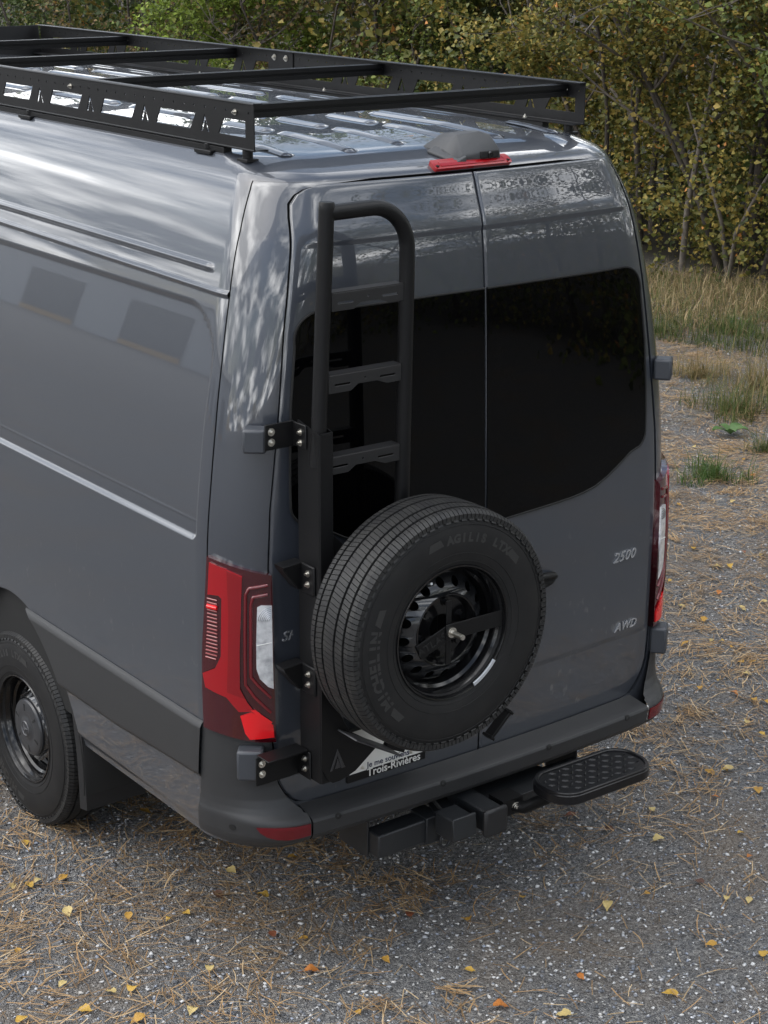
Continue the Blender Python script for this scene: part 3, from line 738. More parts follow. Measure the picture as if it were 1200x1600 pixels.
def rim_parts(parent, cap):
    V, F = lathe([(.2195, .100), (.2235, .108), (.2205, .1135), (.2150, .112), (.2115, .104), (.2085, .092), (.2000, .083), (.1965, .060), (.1880, .052), (.1855, .030), (.1800, .020), (.1765, .022)], 80)
    rim = mk('rim', V, F, GLOSSBLK, parent, smooth=35)
    def hz(r): return float(np.interp(r, [.118, .130, .165, .1775], [.075, .072, .046, .025]))
    loops = [circle(0, 0, .1775, 96), circle(0, 0, .120, 64)]+[circle(.1535*math.cos(2*PI*(k+.2)/16), .1535*math.sin(2*PI*(k+.2)/16), .0150, 18) for k in range(16)]
    V, F = plate(loops, .004); V = [(v[0], v[1], hz(math.hypot(v[0], v[1]))+v[2]) for v in V]
    mk('wheel_disc', V, F, DISC, rim, smooth=35)
    V, F = lathe([(.121, .074), (.118, .0785), (.113, .077), (.108, .064), (.102, .050), (.085, .046), (.060, .047), (.045, .049), (.042, .047), (.0415, .02)], 64)
    bowl = mk('wheel_centre', V, F, GLOSSBLK, rim, smooth=35)
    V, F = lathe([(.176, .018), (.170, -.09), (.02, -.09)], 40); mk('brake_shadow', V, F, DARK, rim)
    for k in range(6):
        a = 2*PI*(k+.3)/6; x, y = .0825*math.cos(a), .0825*math.sin(a)
        b = MB(); b.cyl((x, y, .045), (x, y, .052), .015, 18); b.cyl((x, y, .052), (x, y, .060), .0105, 6); b.build('wheel_nut' if cap else 'stud_hole', GLOSSBLK, rim, smooth=40)
    if not cap:
        a = rad(112); b = MB(); b.cyl((.172*math.cos(a), .172*math.sin(a), .045), (.184*math.cos(a), .184*math.sin(a), .086), .0045, 10); b.build('valve_stem', ALU, rim)
    if cap:
        V, F = lathe([(.116, .070), (.116, .086), (.111, .093), (.102, .096), (.070, .098), (.056, .095), (.044, .098), (.034, .103), (.0, .105)], 56)
        hc = mk('hub_cap', V, F, mat('hub_cap_plastic', (.030, .031, .034), .32, bump=(600, .05)), rim, smooth=30)
        for k in range(6):
            a = 2*PI*k/6; b = MB(); b.box((-.014, -.0045, .0955), (.014, .0045, .0982), Matrix.Rotation(a, 4, 'Z') @ Matrix.Translation((.085, 0, 0))); b.build('cap_slot', DARK, hc)
        V, F = lathe([(.027, .1035), (.029, .1065), (.031, .1035)], 32); mk('emblem_ring', V, F, mat('emblem_grey', (.09, .09, .095), .3), hc, smooth=60)
        pts = []
        for k in range(3):
            a = PI/2+2*PI*k/3; pts += [(.026*math.cos(a), .026*math.sin(a)), (.0045*math.cos(a+PI/3), .0045*math.sin(a+PI/3))]
        V, F = plate([pts], .003); mk('emblem_star', [(v[0], v[1], v[2]+.1058) for v in V], F, MATS['emblem_grey'], hc)
    else:
        V, F = plate([[(.206*math.cos(a), .206*math.sin(a)) for a in np.linspace(rad(-66), rad(-38), 9)]+[(.2175*math.cos(a), .2175*math.sin(a)) for a in np.linspace(rad(-38), rad(-66), 9)]], .005, .001)
        mk('balance_weight', [(v[0], v[1], v[2]+.113) for v in V], F, ALU, rim)
    return rim
def subtree_copy(o, parent):
    c = o.copy(); COL.objects.link(c); c.parent = parent
    for ch in list(o.children): subtree_copy(ch, c)
    return c
# rear left road wheel; outward axis = local Z -> -x
def wheel_matrix(x, y, z, sd):
    zax = Vector((sd, 0, 0)); yax = Vector((0, 0, 1)); xax = yax.cross(zax)
    return Matrix.Translation((x, y, z)) @ Matrix((xax, yax, zax)).transposed().to_4x4()
W0 = bpy.data.objects.new('wheel', None); COL.objects.link(W0)
W0.parent = VAN; W0.matrix_parent_inverse = VAN.matrix_basis.inverted(); W0.matrix_basis = wheel_matrix(-.884, 1.63, .388, -1) @ Matrix.Rotation(rad(38), 4, 'Z')
LOCAL.add(W0.name); tyre_parts(W0); rim_parts(W0, True)
for sd, y in ((1, 1.63), (-1, 5.955), (1, 5.955)):
    c = subtree_copy(W0, VAN); c.matrix_parent_inverse = VAN.matrix_basis.inverted(); c.matrix_basis = wheel_matrix(sd*.884, y, .388, sd)
# dark under-body between the wheels
b = MB(); b.box((-.60, .25, .42), (.60, 6.6, .50)); b.cyl((-.72, 1.63, .388), (.72, 1.63, .388), .06, 12); b.box((-.30, .55, .34), (.25, 1.15, .44)); b.cyl((.45, .2, .44), (.45, 1.3, .42), .05, 12)
b.build('underbody', DARK, VAN)

# ------------------------------------------------------------------ ladder and wheel carrier on the left rear door
CAR = empty('ladder_carrier', (-.77, -.10, .80), 'black tubular ladder and wheel carrier hung on the left rear door', 'ladder')
yl_ = -.115
def bend(c, r, a0, a1, n=10): return [(c[0]+r*math.cos(rad(a0+(a1-a0)*i/n)), yl_, c[1]+r*math.sin(rad(a0+(a1-a0)*i/n))) for i in range(n+1)]
b = MB(); b.tube([(-.782, yl_, 1.86), (-.774, yl_, 1.95), (-.741, yl_, 2.640), (-.7402, yl_, 2.660), (-.740, yl_, 2.664)], [.0242, .0242, .0242, .0242, .021], 20); b.build('left_upright', BLACK, CAR, smooth=50)
path = [(-.735, yl_, 2.630)]+[(-.60, yl_, 2.632)]+bend((-.575, 2.497), .135, 90, 4, 14)+[(-.440, yl_, 2.42), (-.452, yl_, 1.70), (-.455, yl_, 1.40)]
b = MB(); b.tube(path, .0242, 20); b.build('hoop_upright', BLACK, CAR, smooth=50)
for zc, xl_, xr_ in ((2.366, -.731, -.462), (2.114, -.744, -.468), (1.856, -.756, -.472)):
    L = xr_-xl_; out = [(0, .024), (L, .024), (L, -.026), (L*.80, -.026), (L*.66, -.012), (L*.40, -.012), (L*.30, -.030), (0, -.030)]
    holes = [rrect(L*.08, -.010, L*.30, -.002, .003, 2), rrect(L*.70, -.006, L*.92, .002, .003, 2), circle(L*.5, .004, .004, 8)]
    V, F = plate([out]+holes, .004, .0006); V = xf(V, (xl_, yl_-.010, zc), (1, 0, 0), (0, 0, 1), (0, -1, 0))
    m_ = MB(); m_.add(V, F); m_.box((xl_, yl_-.011, zc+.0245), (xr_, yl_+.030, zc+.028)); m_.box((xl_, yl_-.0125, zc-.030), (xl_+.004, yl_-.008, zc+.026))
    m_.build('rung', mat('rung_black', (.012, .012, .013), .4), CAR)
# folded column
colx0, colx1, coly0, coly1 = -.797, -.742, -.150, -.035
pts = [(-.797, -.035), (-.797, -.145), (-.792, -.150), (-.747, -.150), (-.742, -.145), (-.742, -.035), (-.746, -.035), (-.746, -.142), (-.793, -.146), (-.793, -.035)]
zt = lambda y: 1.968+(y+.15)*.22
n = len(pts); V = [(x, y, .80) for x, y in pts]+[(x, y, zt(y)) for x, y in pts]
F = [(i, (i+1) % n, n+(i+1) % n, n+i) for i in range(n)]+[(n, n+1, n+8, n+9), (n+1, n+2, n+3, n+8), (n+3, n+4, n+7, n+8), (n+4, n+5, n+6, n+7), (0, 9, 8, 1), (1, 8, 3, 2), (3, 8, 7, 4), (4, 7, 6, 5)]
mk('column', V, F, BLACK, CAR, smooth=30)
gus = [(-.797, 1.20), (-.797, .865), (-.775, .815), (-.755, .797), (-.725, .797), (-.665, .815), (-.572, .882), (-.69, .962), (-.735, 1.05), (-.742, 1.20)]
tri = [(-.738, .912), (-.766, .842), (-.758, .842), (-.738, .893), (-.722, .842), (-.708, .842)]
V, F = plate([gus], .006, .001); mk('gusset', xf(V, (0, -.154, 0), (1, 0, 0), (0, 0, 1), (0, -1, 0)), F, BLACK, CAR)
V, F = plate([tri], .0022, .0004); mk('maker_emblem', xf(V, (0, -.1585, 0), (1, 0, 0), (0, 0, 1), (0, -1, 0)), F, mat('emblem_black', (.03, .03, .032), .35), CAR)
V, F = plate([[(-.7365, .878), (-.747, .846), (-.726, .846)]], .0022, .0004); mk('maker_emblem', xf(V, (0, -.1585, 0), (1, 0, 0), (0, 0, 1), (0, -1, 0)), F, MATS['emblem_black'], CAR)
# upper web towards the wheel mount and the mount itself
web = [(-.742, 1.64), (-.742, 1.10), (-.56, 1.22), (-.50, 1.26), (-.50, 1.44), (-.62, 1.52)]
V, F = plate([web], .006, .001); mk('mount_web', xf(V, (0, -.13, 0), (1, 0, 0), (0, 0, 1), (0, -1, 0)), F, BLACK, CAR)
b = MB(); b.box((-.74, -.17, 1.30), (-.40, -.11, 1.39)); b.box((-.56, -.27, 1.28), (-.42, -.17, 1.42)); b.build('wheel_mount', BLACK, CAR, bevel=.004)
# cradle under the wheel
b = MB(); M = Matrix.Translation((-.64, -.21, .925)) @ Matrix.Rotation(rad(30), 4, 'Y'); b.box((-.11, -.05, -.003), (.10, .055, .003), M); b.build('cradle_plate', mat('worn_cradle', (.05, .05, .054), .4), CAR, bevel=.002)
b = MB(); b.box((-.555, -.175, .845), (-.47, -.155, .868), Matrix.Translation((-.5, 0, .86)) @ Matrix.Rotation(rad(26), 4, 'Y') @ Matrix.Translation((.5, 0, -.86))); b.build('cradle_strap', BLACK, CAR, bevel=.002)
b = MB(); M = Matrix.Translation((-.095, -.20, .845)) @ Matrix.Rotation(rad(-42), 4, 'Y'); b.box((-.055, -.02, -.006), (.055, .02, .006), M); b.box((.05, -.025, -.010), (.06, .025, .010), M); b.box((-.06, -.025, -.010), (-.05, .025, .010), M); b.build('strap_end', BLACK, CAR, bevel=.002)
# hinge brackets with bolts
def bracket(z0, z1, xa, ya, bz):
    b = MB(); b.box((xa, ya-.006, z0), (-.798, ya, z1)); b.box((-.804, ya-.075, z0+.004), (-.798, ya-.003, z1-.002)); o = b.build('hinge_bracket', BLACK, CAR, bevel=.004)
    for z in bz: bolt('bolt', (xa+.022, ya-.006, z), (0, -1, 0), o, .0085)
    for z in bz: bolt('bolt', (-.804, ya-.047, z-.004), (-1, 0, 0), o, .0075)
    return o
bracket(1.905, 1.988, -.905, -.012, (1.963, 1.930))
o = bracket(.792, .895, -.965, -.022, (.868, .832))
b = MB(); b.box((-.955, -.085, .893), (-.80, -.015, .899)); b.build('bracket_top_plate', BLACK, o, bevel=.002)
for zc in (1.535, 1.195):
    V, F = plate([[(-.798, zc), (-.872, zc-.004), (-.868, zc-.016), (-.815, zc-.085), (-.798, zc-.085)]], .05, .002)
    o = mk('stand_off', xf(V, (0, -.035, 0), (1, 0, 0), (0, 0, 1), (0, -1, 0)), F, BLACK, CAR, smooth=30)
    b = MB(); b.box((-.805, -.128, zc-.095), (-.797, -.055, zc+.002)); b.build('stand_off_plate', BLACK, o, bevel=.004)
    for dz in (-.026, -.062): bolt('bolt', (-.805, -.095, zc+dz), (-1, 0, 0), o, .0075)

# ------------------------------------------------------------------ spare wheel
SP = empty('spare_wheel', (-.490, -.318, 1.348), 'spare wheel with black steel rim mounted on the rear door carrier', 'wheel', local=True)
SPM = Matrix.Translation((-.490, -.322, 1.345)) @ Matrix(((1, 0, 0), (0, 0, -1), (0, 1, 0))).to_4x4()
SP.matrix_basis = SPM
tyre_parts(SP); rm = rim_parts(SP, False)
# wheel clamp star with threaded rod
b = MB(); b.box((-.02, -.026, .095), (.208, .026, .101)); b.build('clamp_arm', BLACK, SP, bevel=.0015)
M = Matrix.Rotation(rad(205), 4, 'Z') @ Matrix.Rotation(rad(8), 4, 'Y'); b = MB(); b.box((-.01, -.026, .090), (.112, .026, .096), M); b.box((.106, -.026, .060), (.112, .026, .096), M); ca_ = b.build('clamp_arm', BLACK, SP, bevel=.0015)
V, F = text('ATLAS', .036, .0008, 0, .0006, 1.05, 'CENTER')
M2 = M @ Matrix.Translation((.060, 0, .0968)) @ Matrix.Rotation(PI, 4, 'Z') @ Matrix.Translation((0, -.013, 0)); mk('clamp_lettering', [M2 @ Vector(v) for v in V], F, mat('clamp_letter', (.004, .004, .004), .7), ca_)
b = MB(); b.box((-.010, -.112, .084), (.010, .100, .089)); b.build('clamp_arm', BLACK, SP, bevel=.0015)
b = MB(); b.cyl((0, 0, .101), (0, 0, .107), .017, 20); b.cyl((0, 0, .107), (0, 0, .160), .0078, 14)
for k in range(12): b.cyl((0, 0, .110+k*.004), (0, 0, .1125+k*.004), .0088, 14)
b.build('threaded_rod', STEEL, SP, smooth=40)

# ------------------------------------------------------------------ roof rack
RK = empty('roof_rack', (0, 2.4, 2.74), 'long black perforated roof rack with crossbars on the van roof', 'roof rack')
Y0, Y1, ZB, ZT = .336, 4.55, 2.760, 2.907
def rail(sd):
    outer = [(Y0, ZB), (Y1, ZB), (Y1, ZT), (Y0, ZT)]; holes = []
    holes.append([(.385, 2.799), (.545, 2.799), (.512, 2.851), (.385, 2.851)])
    k = 1
    while True:
        yb = .552+.389*k
        if yb > Y1-.1: break
        holes.append([(yb-.222, 2.798), (yb, 2.798), (yb-.030, 2.851), (yb-.258, 2.851)]); k += 1
    k = 0
    while .62+.389*k < Y1-.1:
        yc = .628+.389*k
        holes.append([(yc-.027, 2.797), (yc-.014, 2.797), (yc-.002, 2.832), (yc+.013, 2.797), (yc+.026, 2.797), (yc, 2.853)])
        k += 1
    y = Y0+.03
    while y < Y1-.03: holes.append(circle(y, 2.876, .0045, 6)); y += .065
    V, F = plate([outer]+holes, .004, .0004)
    x = sd*.697
    o = mk('side_rail', xf(V, (x, 0, 0), (0, 1, 0), (0, 0, 1), (1, 0, 0)), F, RACKBLK, RK)
    b = MB(); b.box((min(x, x-sd*.030), Y0, ZT-.004), (max(x, x-sd*.030), Y1, ZT)); b.box((min(x, x-sd*.052), Y0, ZB), (max(x, x-sd*.052), Y1, ZB+.004))
    V, F = tube([(x, Y0, ZT-.003), (x, Y1, ZT-.003)], .0042, 8); b.add(V, F); V, F = tube([(x, Y0, ZB+.003), (x, Y1, ZB+.003)], .0042, 8); b.add(V, F)
    b.build('rail_flange', RACKBLK, o, smooth=40)
    for yb in (.443, 1.545, 2.645, 3.63): bolt('bolt', (x+sd*.002, yb, 2.874), (sd, 0, 0), o, .0065)
    for yb in (.62, 1.9, 2.9, 3.9):
        bolt('bolt', (x-sd*.03, yb, ZB+.004), (0, 0, 1), o, .0065)
        f = MB(); f.box((sd*.697-.02, yb-.05, 2.728), (sd*.697+.022, yb+.05, 2.742)); f.cyl((sd*.690, yb, 2.74), (sd*.690, yb, 2.761), .014, 14); f.build('rack_foot', RACKBLK, RK, bevel=.003)
    f = MB(); f.cyl((sd*.682, .40, 2.715), (sd*.682, .40, 2.759), .017, 14); f.box((sd*.682-.022, .37, 2.722), (sd*.682+.022, .43, 2.733)); f.build('rack_foot', RACKBLK, RK, bevel=.002)
    sp_ = MB(); sp_.box((min(x-sd*.002, x-sd*.007), 2.17, ZB+.03), (max(x-sd*.002, x-sd*.007), 2.36, ZT-.005)); s_ = sp_.build('splice_plate', RACKBLK, o, bevel=.001)
    for q in (2.22, 2.31): bolt('bolt', (x-sd*.007, q, 2.875), (-sd, 0, 0), s_, .009)
    t_ = MB(); t_.box((sd*.680-.016, .52, 2.728), (sd*.680+.016, 4.45, 2.7565)); t_.build('roof_track', RACKBLK, RK, bevel=.002)
for sd in (-1, 1): rail(sd)
prof2 = [(-.020, -.020), (.020, -.020), (.020, -.006), (.013, -.006), (.013, .006), (.020, .006), (.020, .020), (.006, .020), (.006, .013), (-.006, .013), (-.006, .020), (-.020, .020), (-.020, .006), (-.013, .006), (-.013, -.006), (-.020, -.006)]
for yb in (.443, 1.545, 2.645, 3.63):
    V, F = plate([prof2], 1.386, .0012); mk('crossbar', xf(V, (0, yb, 2.874), (0, 1, 0), (0, 0, 1), (1, 0, 0)), F, RACKBLK, RK)
b = MB(); b.box((-.697, 4.545, 2.735), (.697, 4.552, 2.905), Matrix.Translation((0, 4.55, 2.74)) @ Matrix.Rotation(rad(-12), 4, 'X') @ Matrix.Translation((0, -4.55, -2.74))); b.build('wind_fairing', RACKBLK, RK, bevel=.002)

# ------------------------------------------------------------------ tow hitch and step
TH = empty('tow_hitch', (-.2, -.02, .42), 'black square-tube tow hitch under the rear bumper', 'tow hitch')
HM = mat('hitch_black', (.010, .0115, .0135), .5, noise=(9, .5, (.020, .020, .021)), bump=(300, .12))
b = MB(); b.box((-.50, -.065, .395), (.46, .015, .482)); b.build('cross_tube', HM, TH, bevel=.006)
for q in (-.507, .458): b = MB(); b.box((q, -.010, .38), (q+.007, .16, .60)); b.build('side_plate', HM, TH, bevel=.003)
b = MB(); b.box((-.30, -.075, .390), (-.235, .02, .492)); b.build('tube_sleeve', HM, TH, bevel=.004)
V, F = plate([[(-.23, -.02), (-.20, .05), (.30, .05), (.33, -.02), (.20, -.10), (-.10, -.10)]], .006, .001); mk('top_plate', xf(V, (-.02, -.03, .492), (1, 0, 0), (0, 1, 0), (0, 0, 1)), F, HM, TH)
for q in (-.16, -.06): bolt('bolt', (q, -.06, .495), (0, 0, 1), TH, .012, HM)
b = MB(); b.box((-.285, -.20, .445), (-.195, -.10, .53)); b.build('plug_socket', HM, TH, bevel=.006)
b = MB(); b.box((-.291, -.212, .458), (-.189, -.200, .538), Matrix.Translation((0, -.2, .49)) @ Matrix.Rotation(rad(-6), 4, 'X') @ Matrix.Translation((0, .2, -.49))); b.build('socket_lid', HM, TH, bevel=.004)
b = MB(); b.box((-.155, -.215, .452), (-.075, .0, .532)); b.build('receiver_tube', HM, TH, bevel=.005)
b = MB(); b.box((-.168, -.235, .440), (-.066, -.212, .542)); b.build('receiver_cover', mat('rubber_cover', (.012, .012, .013), .5), TH, bevel=.010)
for q in (-.225, -.03):
    V, F = tube([(q+.022*math.cos(2*PI*i/20), -.085, .392+.026*math.sin(2*PI*i/20)) for i in range(21)], .005, 8, False); mk('chain_loop', V, F, HM, TH, smooth=60)
V, F = tube([(-.24, -.10, .50), (-.25, -.02, .55), (-.10, .03, .56), (.15, .02, .55), (.30, .06, .58)], .007, 8); mk('wiring_loom', V, F, DARK, TH, smooth=60)
ST = empty('hitch_step', (.17, -.39, .60), 'black diamond-plate step on the right of the tow hitch', 'step')
out = rrect(-.218, -.098, .218, .098, .08, 8)
V, F = plate([out], .040, .006); pad = mk('step_pad', xf(V, (.172, -.392, .642), (1, 0, 0), (0, 1, 0), (0, 0, 1)), F, mat('step_black', (.005, .005, .006), .34, 0, .15, .1, .3), ST, smooth=30)
inn = rrect(-.209, -.089, .209, .089, .073, 8); ring = plate([out, inn], .012, .003)
mk('step_rim', xf(ring[0], (.172, -.392, .662), (1, 0, 0), (0, 1, 0), (0, 0, 1)), ring[1], MATS['step_black'], pad, smooth=30)
for i in range(13):
    for j in range(5):
        x = -.186+.031*i; y = -.066+.033*j
        if abs(x) > .15 and abs(y) > .05: continue
        a = rad(38 if (i+j) % 2 else -38); M = Matrix.Translation((.172+x, -.392+y, .661)) @ Matrix.Rotation(a, 4, 'Z')
        P = [(-.0150, 0, 0), (0, -.0055, 0), (.0150, 0, 0), (0, .0055, 0), (-.008, 0, .006), (.008, 0, .006)]
        mk('tread_stud', [M @ Vector(p) for p in P], [(0, 1, 4), (1, 5, 4), (1, 2, 5), (2, 3, 5), (3, 4, 5), (3, 0, 4)], MATS['step_black'], pad)
b = MB(); b.tube([(-.02, -.17, .50), (.02, -.22, .50), (.05, -.30, .56), (.06, -.36, .635)], .022, 12); b.box((-.06, -.20, .475), (.03, -.12, .535)); b.tube([(.06, -.40, .64), (.28, -.40, .64)], .018, 10); b.build('step_arm', BLACK, ST, smooth=40)
for lo, hi in (((.255, -.43, .612), (.30, -.36, .65)), ((.03, -.45, .60), (.10, -.30, .65))): b = MB(); b.box(lo, hi); b.build('step_support', BLACK, ST, bevel=.008)
bolt('bolt', (-.005, -.205, .505), (-.3, -1, .1), ST, .011)

# ------------------------------------------------------------------ ground
def ground_material():
    m = bpy.data.materials.new('gravel'); m.use_nodes = True; nt = m.node_tree; b = nt.nodes['Principled BSDF']
    N = lambda t: nt.nodes.new(t); L = nt.links.new
    tcn = N('ShaderNodeTexCoord')
    def vor(s):
        v = N('ShaderNodeTexVoronoi'); v.inputs['Scale'].default_value = s; L(tcn.outputs['Object'], v.inputs['Vector']); return v
    v1, v2 = vor(85), vor(190)
    ramp = N('ShaderNodeValToRGB'); e = ramp.color_ramp.elements
    e[0].position = 0; e[0].color = (.070, .071, .075, 1); e[1].position = 1; e[1].color = (.42, .415, .40, 1)
    for p_, c_ in ((.35, (.14, .142, .148)), (.7, (.23, .23, .232)), (.9, (.34, .335, .325))):
        q = e.new(p_); q.color = (*c_, 1)
    sp = N('ShaderNodeSeparateColor'); L(v1.outputs['Color'], sp.inputs[0]); L(sp.outputs[0], ramp.inputs[0])
    ramp2 = N('ShaderNodeValToRGB'); e = ramp2.color_ramp.elements; e[0].color = (.055, .055, .06, 1); e[1].color = (.28, .275, .265, 1)
    sp2 = N('ShaderNodeSeparateColor'); L(v2.outputs['Color'], sp2.inputs[0]); L(sp2.outputs[0], ramp2.inputs[0])
    mx1 = N('ShaderNodeMix'); mx1.data_type = 'RGBA'; L(sp2.outputs[1], mx1.inputs[0]); L(ramp.outputs[0], mx1.inputs[6]); L(ramp2.outputs[0], mx1.inputs[7])
    # earthy litter patches
    n = N('ShaderNodeTexNoise'); n.inputs['Scale'].default_value = 1.3; n.inputs['Detail'].default_value = 9; n.inputs['Roughness'].default_value = .62; L(tcn.outputs['Object'], n.inputs['Vector'])
    r = N('ShaderNodeValToRGB'); r.color_ramp.elements[0].position = .47; r.color_ramp.elements[1].position = .66; L(n.outputs['Fac'], r.inputs[0])
    mu = N('ShaderNodeMath'); mu.operation = 'MULTIPLY'; mu.inputs[1].default_value = .35; L(r.outputs[0], mu.inputs[0])
    mx2 = N('ShaderNodeMix'); mx2.data_type = 'RGBA'; L(mu.outputs[0], mx2.inputs[0]); L(mx1.outputs[2], mx2.inputs[6]); mx2.inputs[7].default_value = (.27, .19, .11, 1)
    # the wood floor beyond the verge is a darker brown
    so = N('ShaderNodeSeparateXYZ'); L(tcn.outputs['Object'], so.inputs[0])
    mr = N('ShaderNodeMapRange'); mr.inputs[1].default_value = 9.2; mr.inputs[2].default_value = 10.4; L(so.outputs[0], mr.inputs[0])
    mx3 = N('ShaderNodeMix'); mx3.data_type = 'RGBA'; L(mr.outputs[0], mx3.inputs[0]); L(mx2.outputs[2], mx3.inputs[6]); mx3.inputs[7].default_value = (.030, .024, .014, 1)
    L(mx3.outputs[2], b.inputs['Base Color']); b.inputs['Roughness'].default_value = .85; b.inputs['Specular IOR Level'].default_value = .3
    ad = N('ShaderNodeMath'); ad.operation = 'ADD'; L(v1.outputs['Distance'], ad.inputs[0]); L(v2.outputs['Distance'], ad.inputs[1])
    bp = N('ShaderNodeBump'); bp.inputs['Strength'].default_value = 1.0; bp.inputs['Distance'].default_value = .012; bp.invert = True
    L(ad.outputs[0], bp.inputs['Height']); L(bp.outputs[0], b.inputs['Normal'])
    return m
b = MB(); b.add([(-400, -400, 0), (400, -400, 0), (400, 400, 0), (-400, 400, 0)], [(0, 1, 2, 3)])
g = b.build('ground', ground_material()); g['kind'] = 'structure'; g['label'] = 'grey gravel ground strewn with pine needles'

rng = np.random.default_rng(7); random.seed(7)
def fast_mesh(name, V, tris, m, cols=None, quads=False):
    me = bpy.data.meshes.new(name); V = np.asarray(V, np.float32); tris = np.asarray(tris, np.int32); k = tris.shape[1]
    me.vertices.add(len(V)); me.vertices.foreach_set('co', V.ravel())
    me.loops.add(tris.size); me.loops.foreach_set('vertex_index', tris.ravel())
    me.polygons.add(len(tris)); me.polygons.foreach_set('loop_start', np.arange(0, tris.size, k, dtype=np.int32))
    try: me.polygons.foreach_set('loop_total', np.full(len(tris), k, np.int32))
    except Exception: pass
    if cols is not None:
        a = me.color_attributes.new('col', 'FLOAT_COLOR', 'POINT'); c = np.ones((len(V), 4), np.float32); c[:, :3] = cols; a.data.foreach_set('color', c.ravel())
    me.materials.append(m); me.update(); me.validate()
    o = bpy.data.objects.new(name, me); COL.objects.link(o); return o
def vnoise(x, y, s, seed=0):
    """smooth value noise 0..1"""
    r = np.random.default_rng(100+seed); T = r.random((128, 128))
    x = x*s+31.7; y = y*s+17.3; i = np.floor(x).astype(int); j = np.floor(y).astype(int); fx = x-i; fy = y-j; fx = fx*fx*(3-2*fx); fy = fy*fy*(3-2*fy)
    g_ = lambda a, c: T[a % 128, c % 128]
    return (g_(i, j)*(1-fx)+g_(i+1, j)*fx)*(1-fy)+(g_(i, j+1)*(1-fx)+g_(i+1, j+1)*fx)*fy
def visible_ground(n, r0=3.5, r1=19.0, pw=1.0):
    """points over the wedge of ground the yard offers behind and beside the van, thinning with distance"""
    u = rng.random(n); r = (r0**pw+u*(r1**pw-r0**pw))**(1/pw) if pw else r0*np.exp(u*math.log(r1/r0))
    a = rad(14)+rng.random(n)*rad(50)
    x = CAM.x+r*np.sin(a); y = CAM.y+r*np.cos(a)
    k = ~((np.abs(x) < .85) & (y > 1.9)); k &= x < 10.2
    return x[k], y[k]
# stones
oct_v = np.array([(1, 0, 0), (0, 1, 0), (-1, 0, 0), (0, -1, 0), (0, 0, 1), (0, 0, -1), (.62, .62, .55), (-.62, -.62, .55)], float)
bm = bmesh.new(); [bm.verts.new(v) for v in oct_v]; bmesh.ops.convex_hull(bm, input=bm.verts); bm.verts.index_update(); oct_f = np.array([[v.index for v in f.verts] for f in bm.faces]); NVS = len(oct_v); bm.free()
def stones(n, smin, smax, seed, pal, pw, name, label, sc_=2.4):
    x, y = visible_ground(n, pw=pw); n = len(x)
    s = smin*np.exp(rng.random(n)**1.35*math.log(smax/smin))/2
    sh = rng.uniform(.65, 1.25, (n, 1, 3)); sh[..., 2] *= .62
    V = oct_v[None]*rng.uniform(.62, 1.2, (n, NVS, 1))*sh+rng.normal(0, .10, (n, NVS, 3)); V = V*s[:, None, None]
    a = rng.random(n)*2*PI; ca, sa = np.cos(a)[:, None], np.sin(a)[:, None]
    X = V[..., 0]*ca-V[..., 1]*sa; Y = V[..., 0]*sa+V[..., 1]*ca
    V = np.stack([X+x[:, None], Y+y[:, None], V[..., 2]+(s*rng.uniform(.05, .42, n))[:, None]], -1)
    F = oct_f[None]+(np.arange(n)*NVS)[:, None, None]
    pal = np.array(pal)*sc_; c = np.minimum(pal[rng.choice(len(pal), n, p=None)]*rng.uniform(.75, 1.25, (n, 1)), .52)
    cols = np.repeat(c, NVS, 0)
    o = fast_mesh(name, V.reshape(-1, 3), F.reshape(-1, 3), STONE, cols); o['kind'] = 'stuff'; o['label'] = label; o['category'] = 'gravel'
    return o
STONE = mat('stone', (.2, .2, .2), .8, spec=.3, attr='col')
pal = [(.06, .063, .070), (.09, .094, .103), (.12, .124, .132), (.16, .163, .170), (.07, .072, .078), (.20, .198, .195), (.13, .125, .117), (.26, .258, .255), (.10, .11, .13), (.27, .266, .26), (.05, .052, .057)]
stones(102000, .0072, .022, 1, pal, .9, 'gravel', 'loose grey gravel stones covering the yard')
stones(550, .010, .024, 2, [(.45, .44, .42), (.55, .54, .52), (.36, .35, .33), (.50, .47, .42)], .9, 'pale_gravel', 'scattered whitish pebbles among the grey gravel', 1.0)
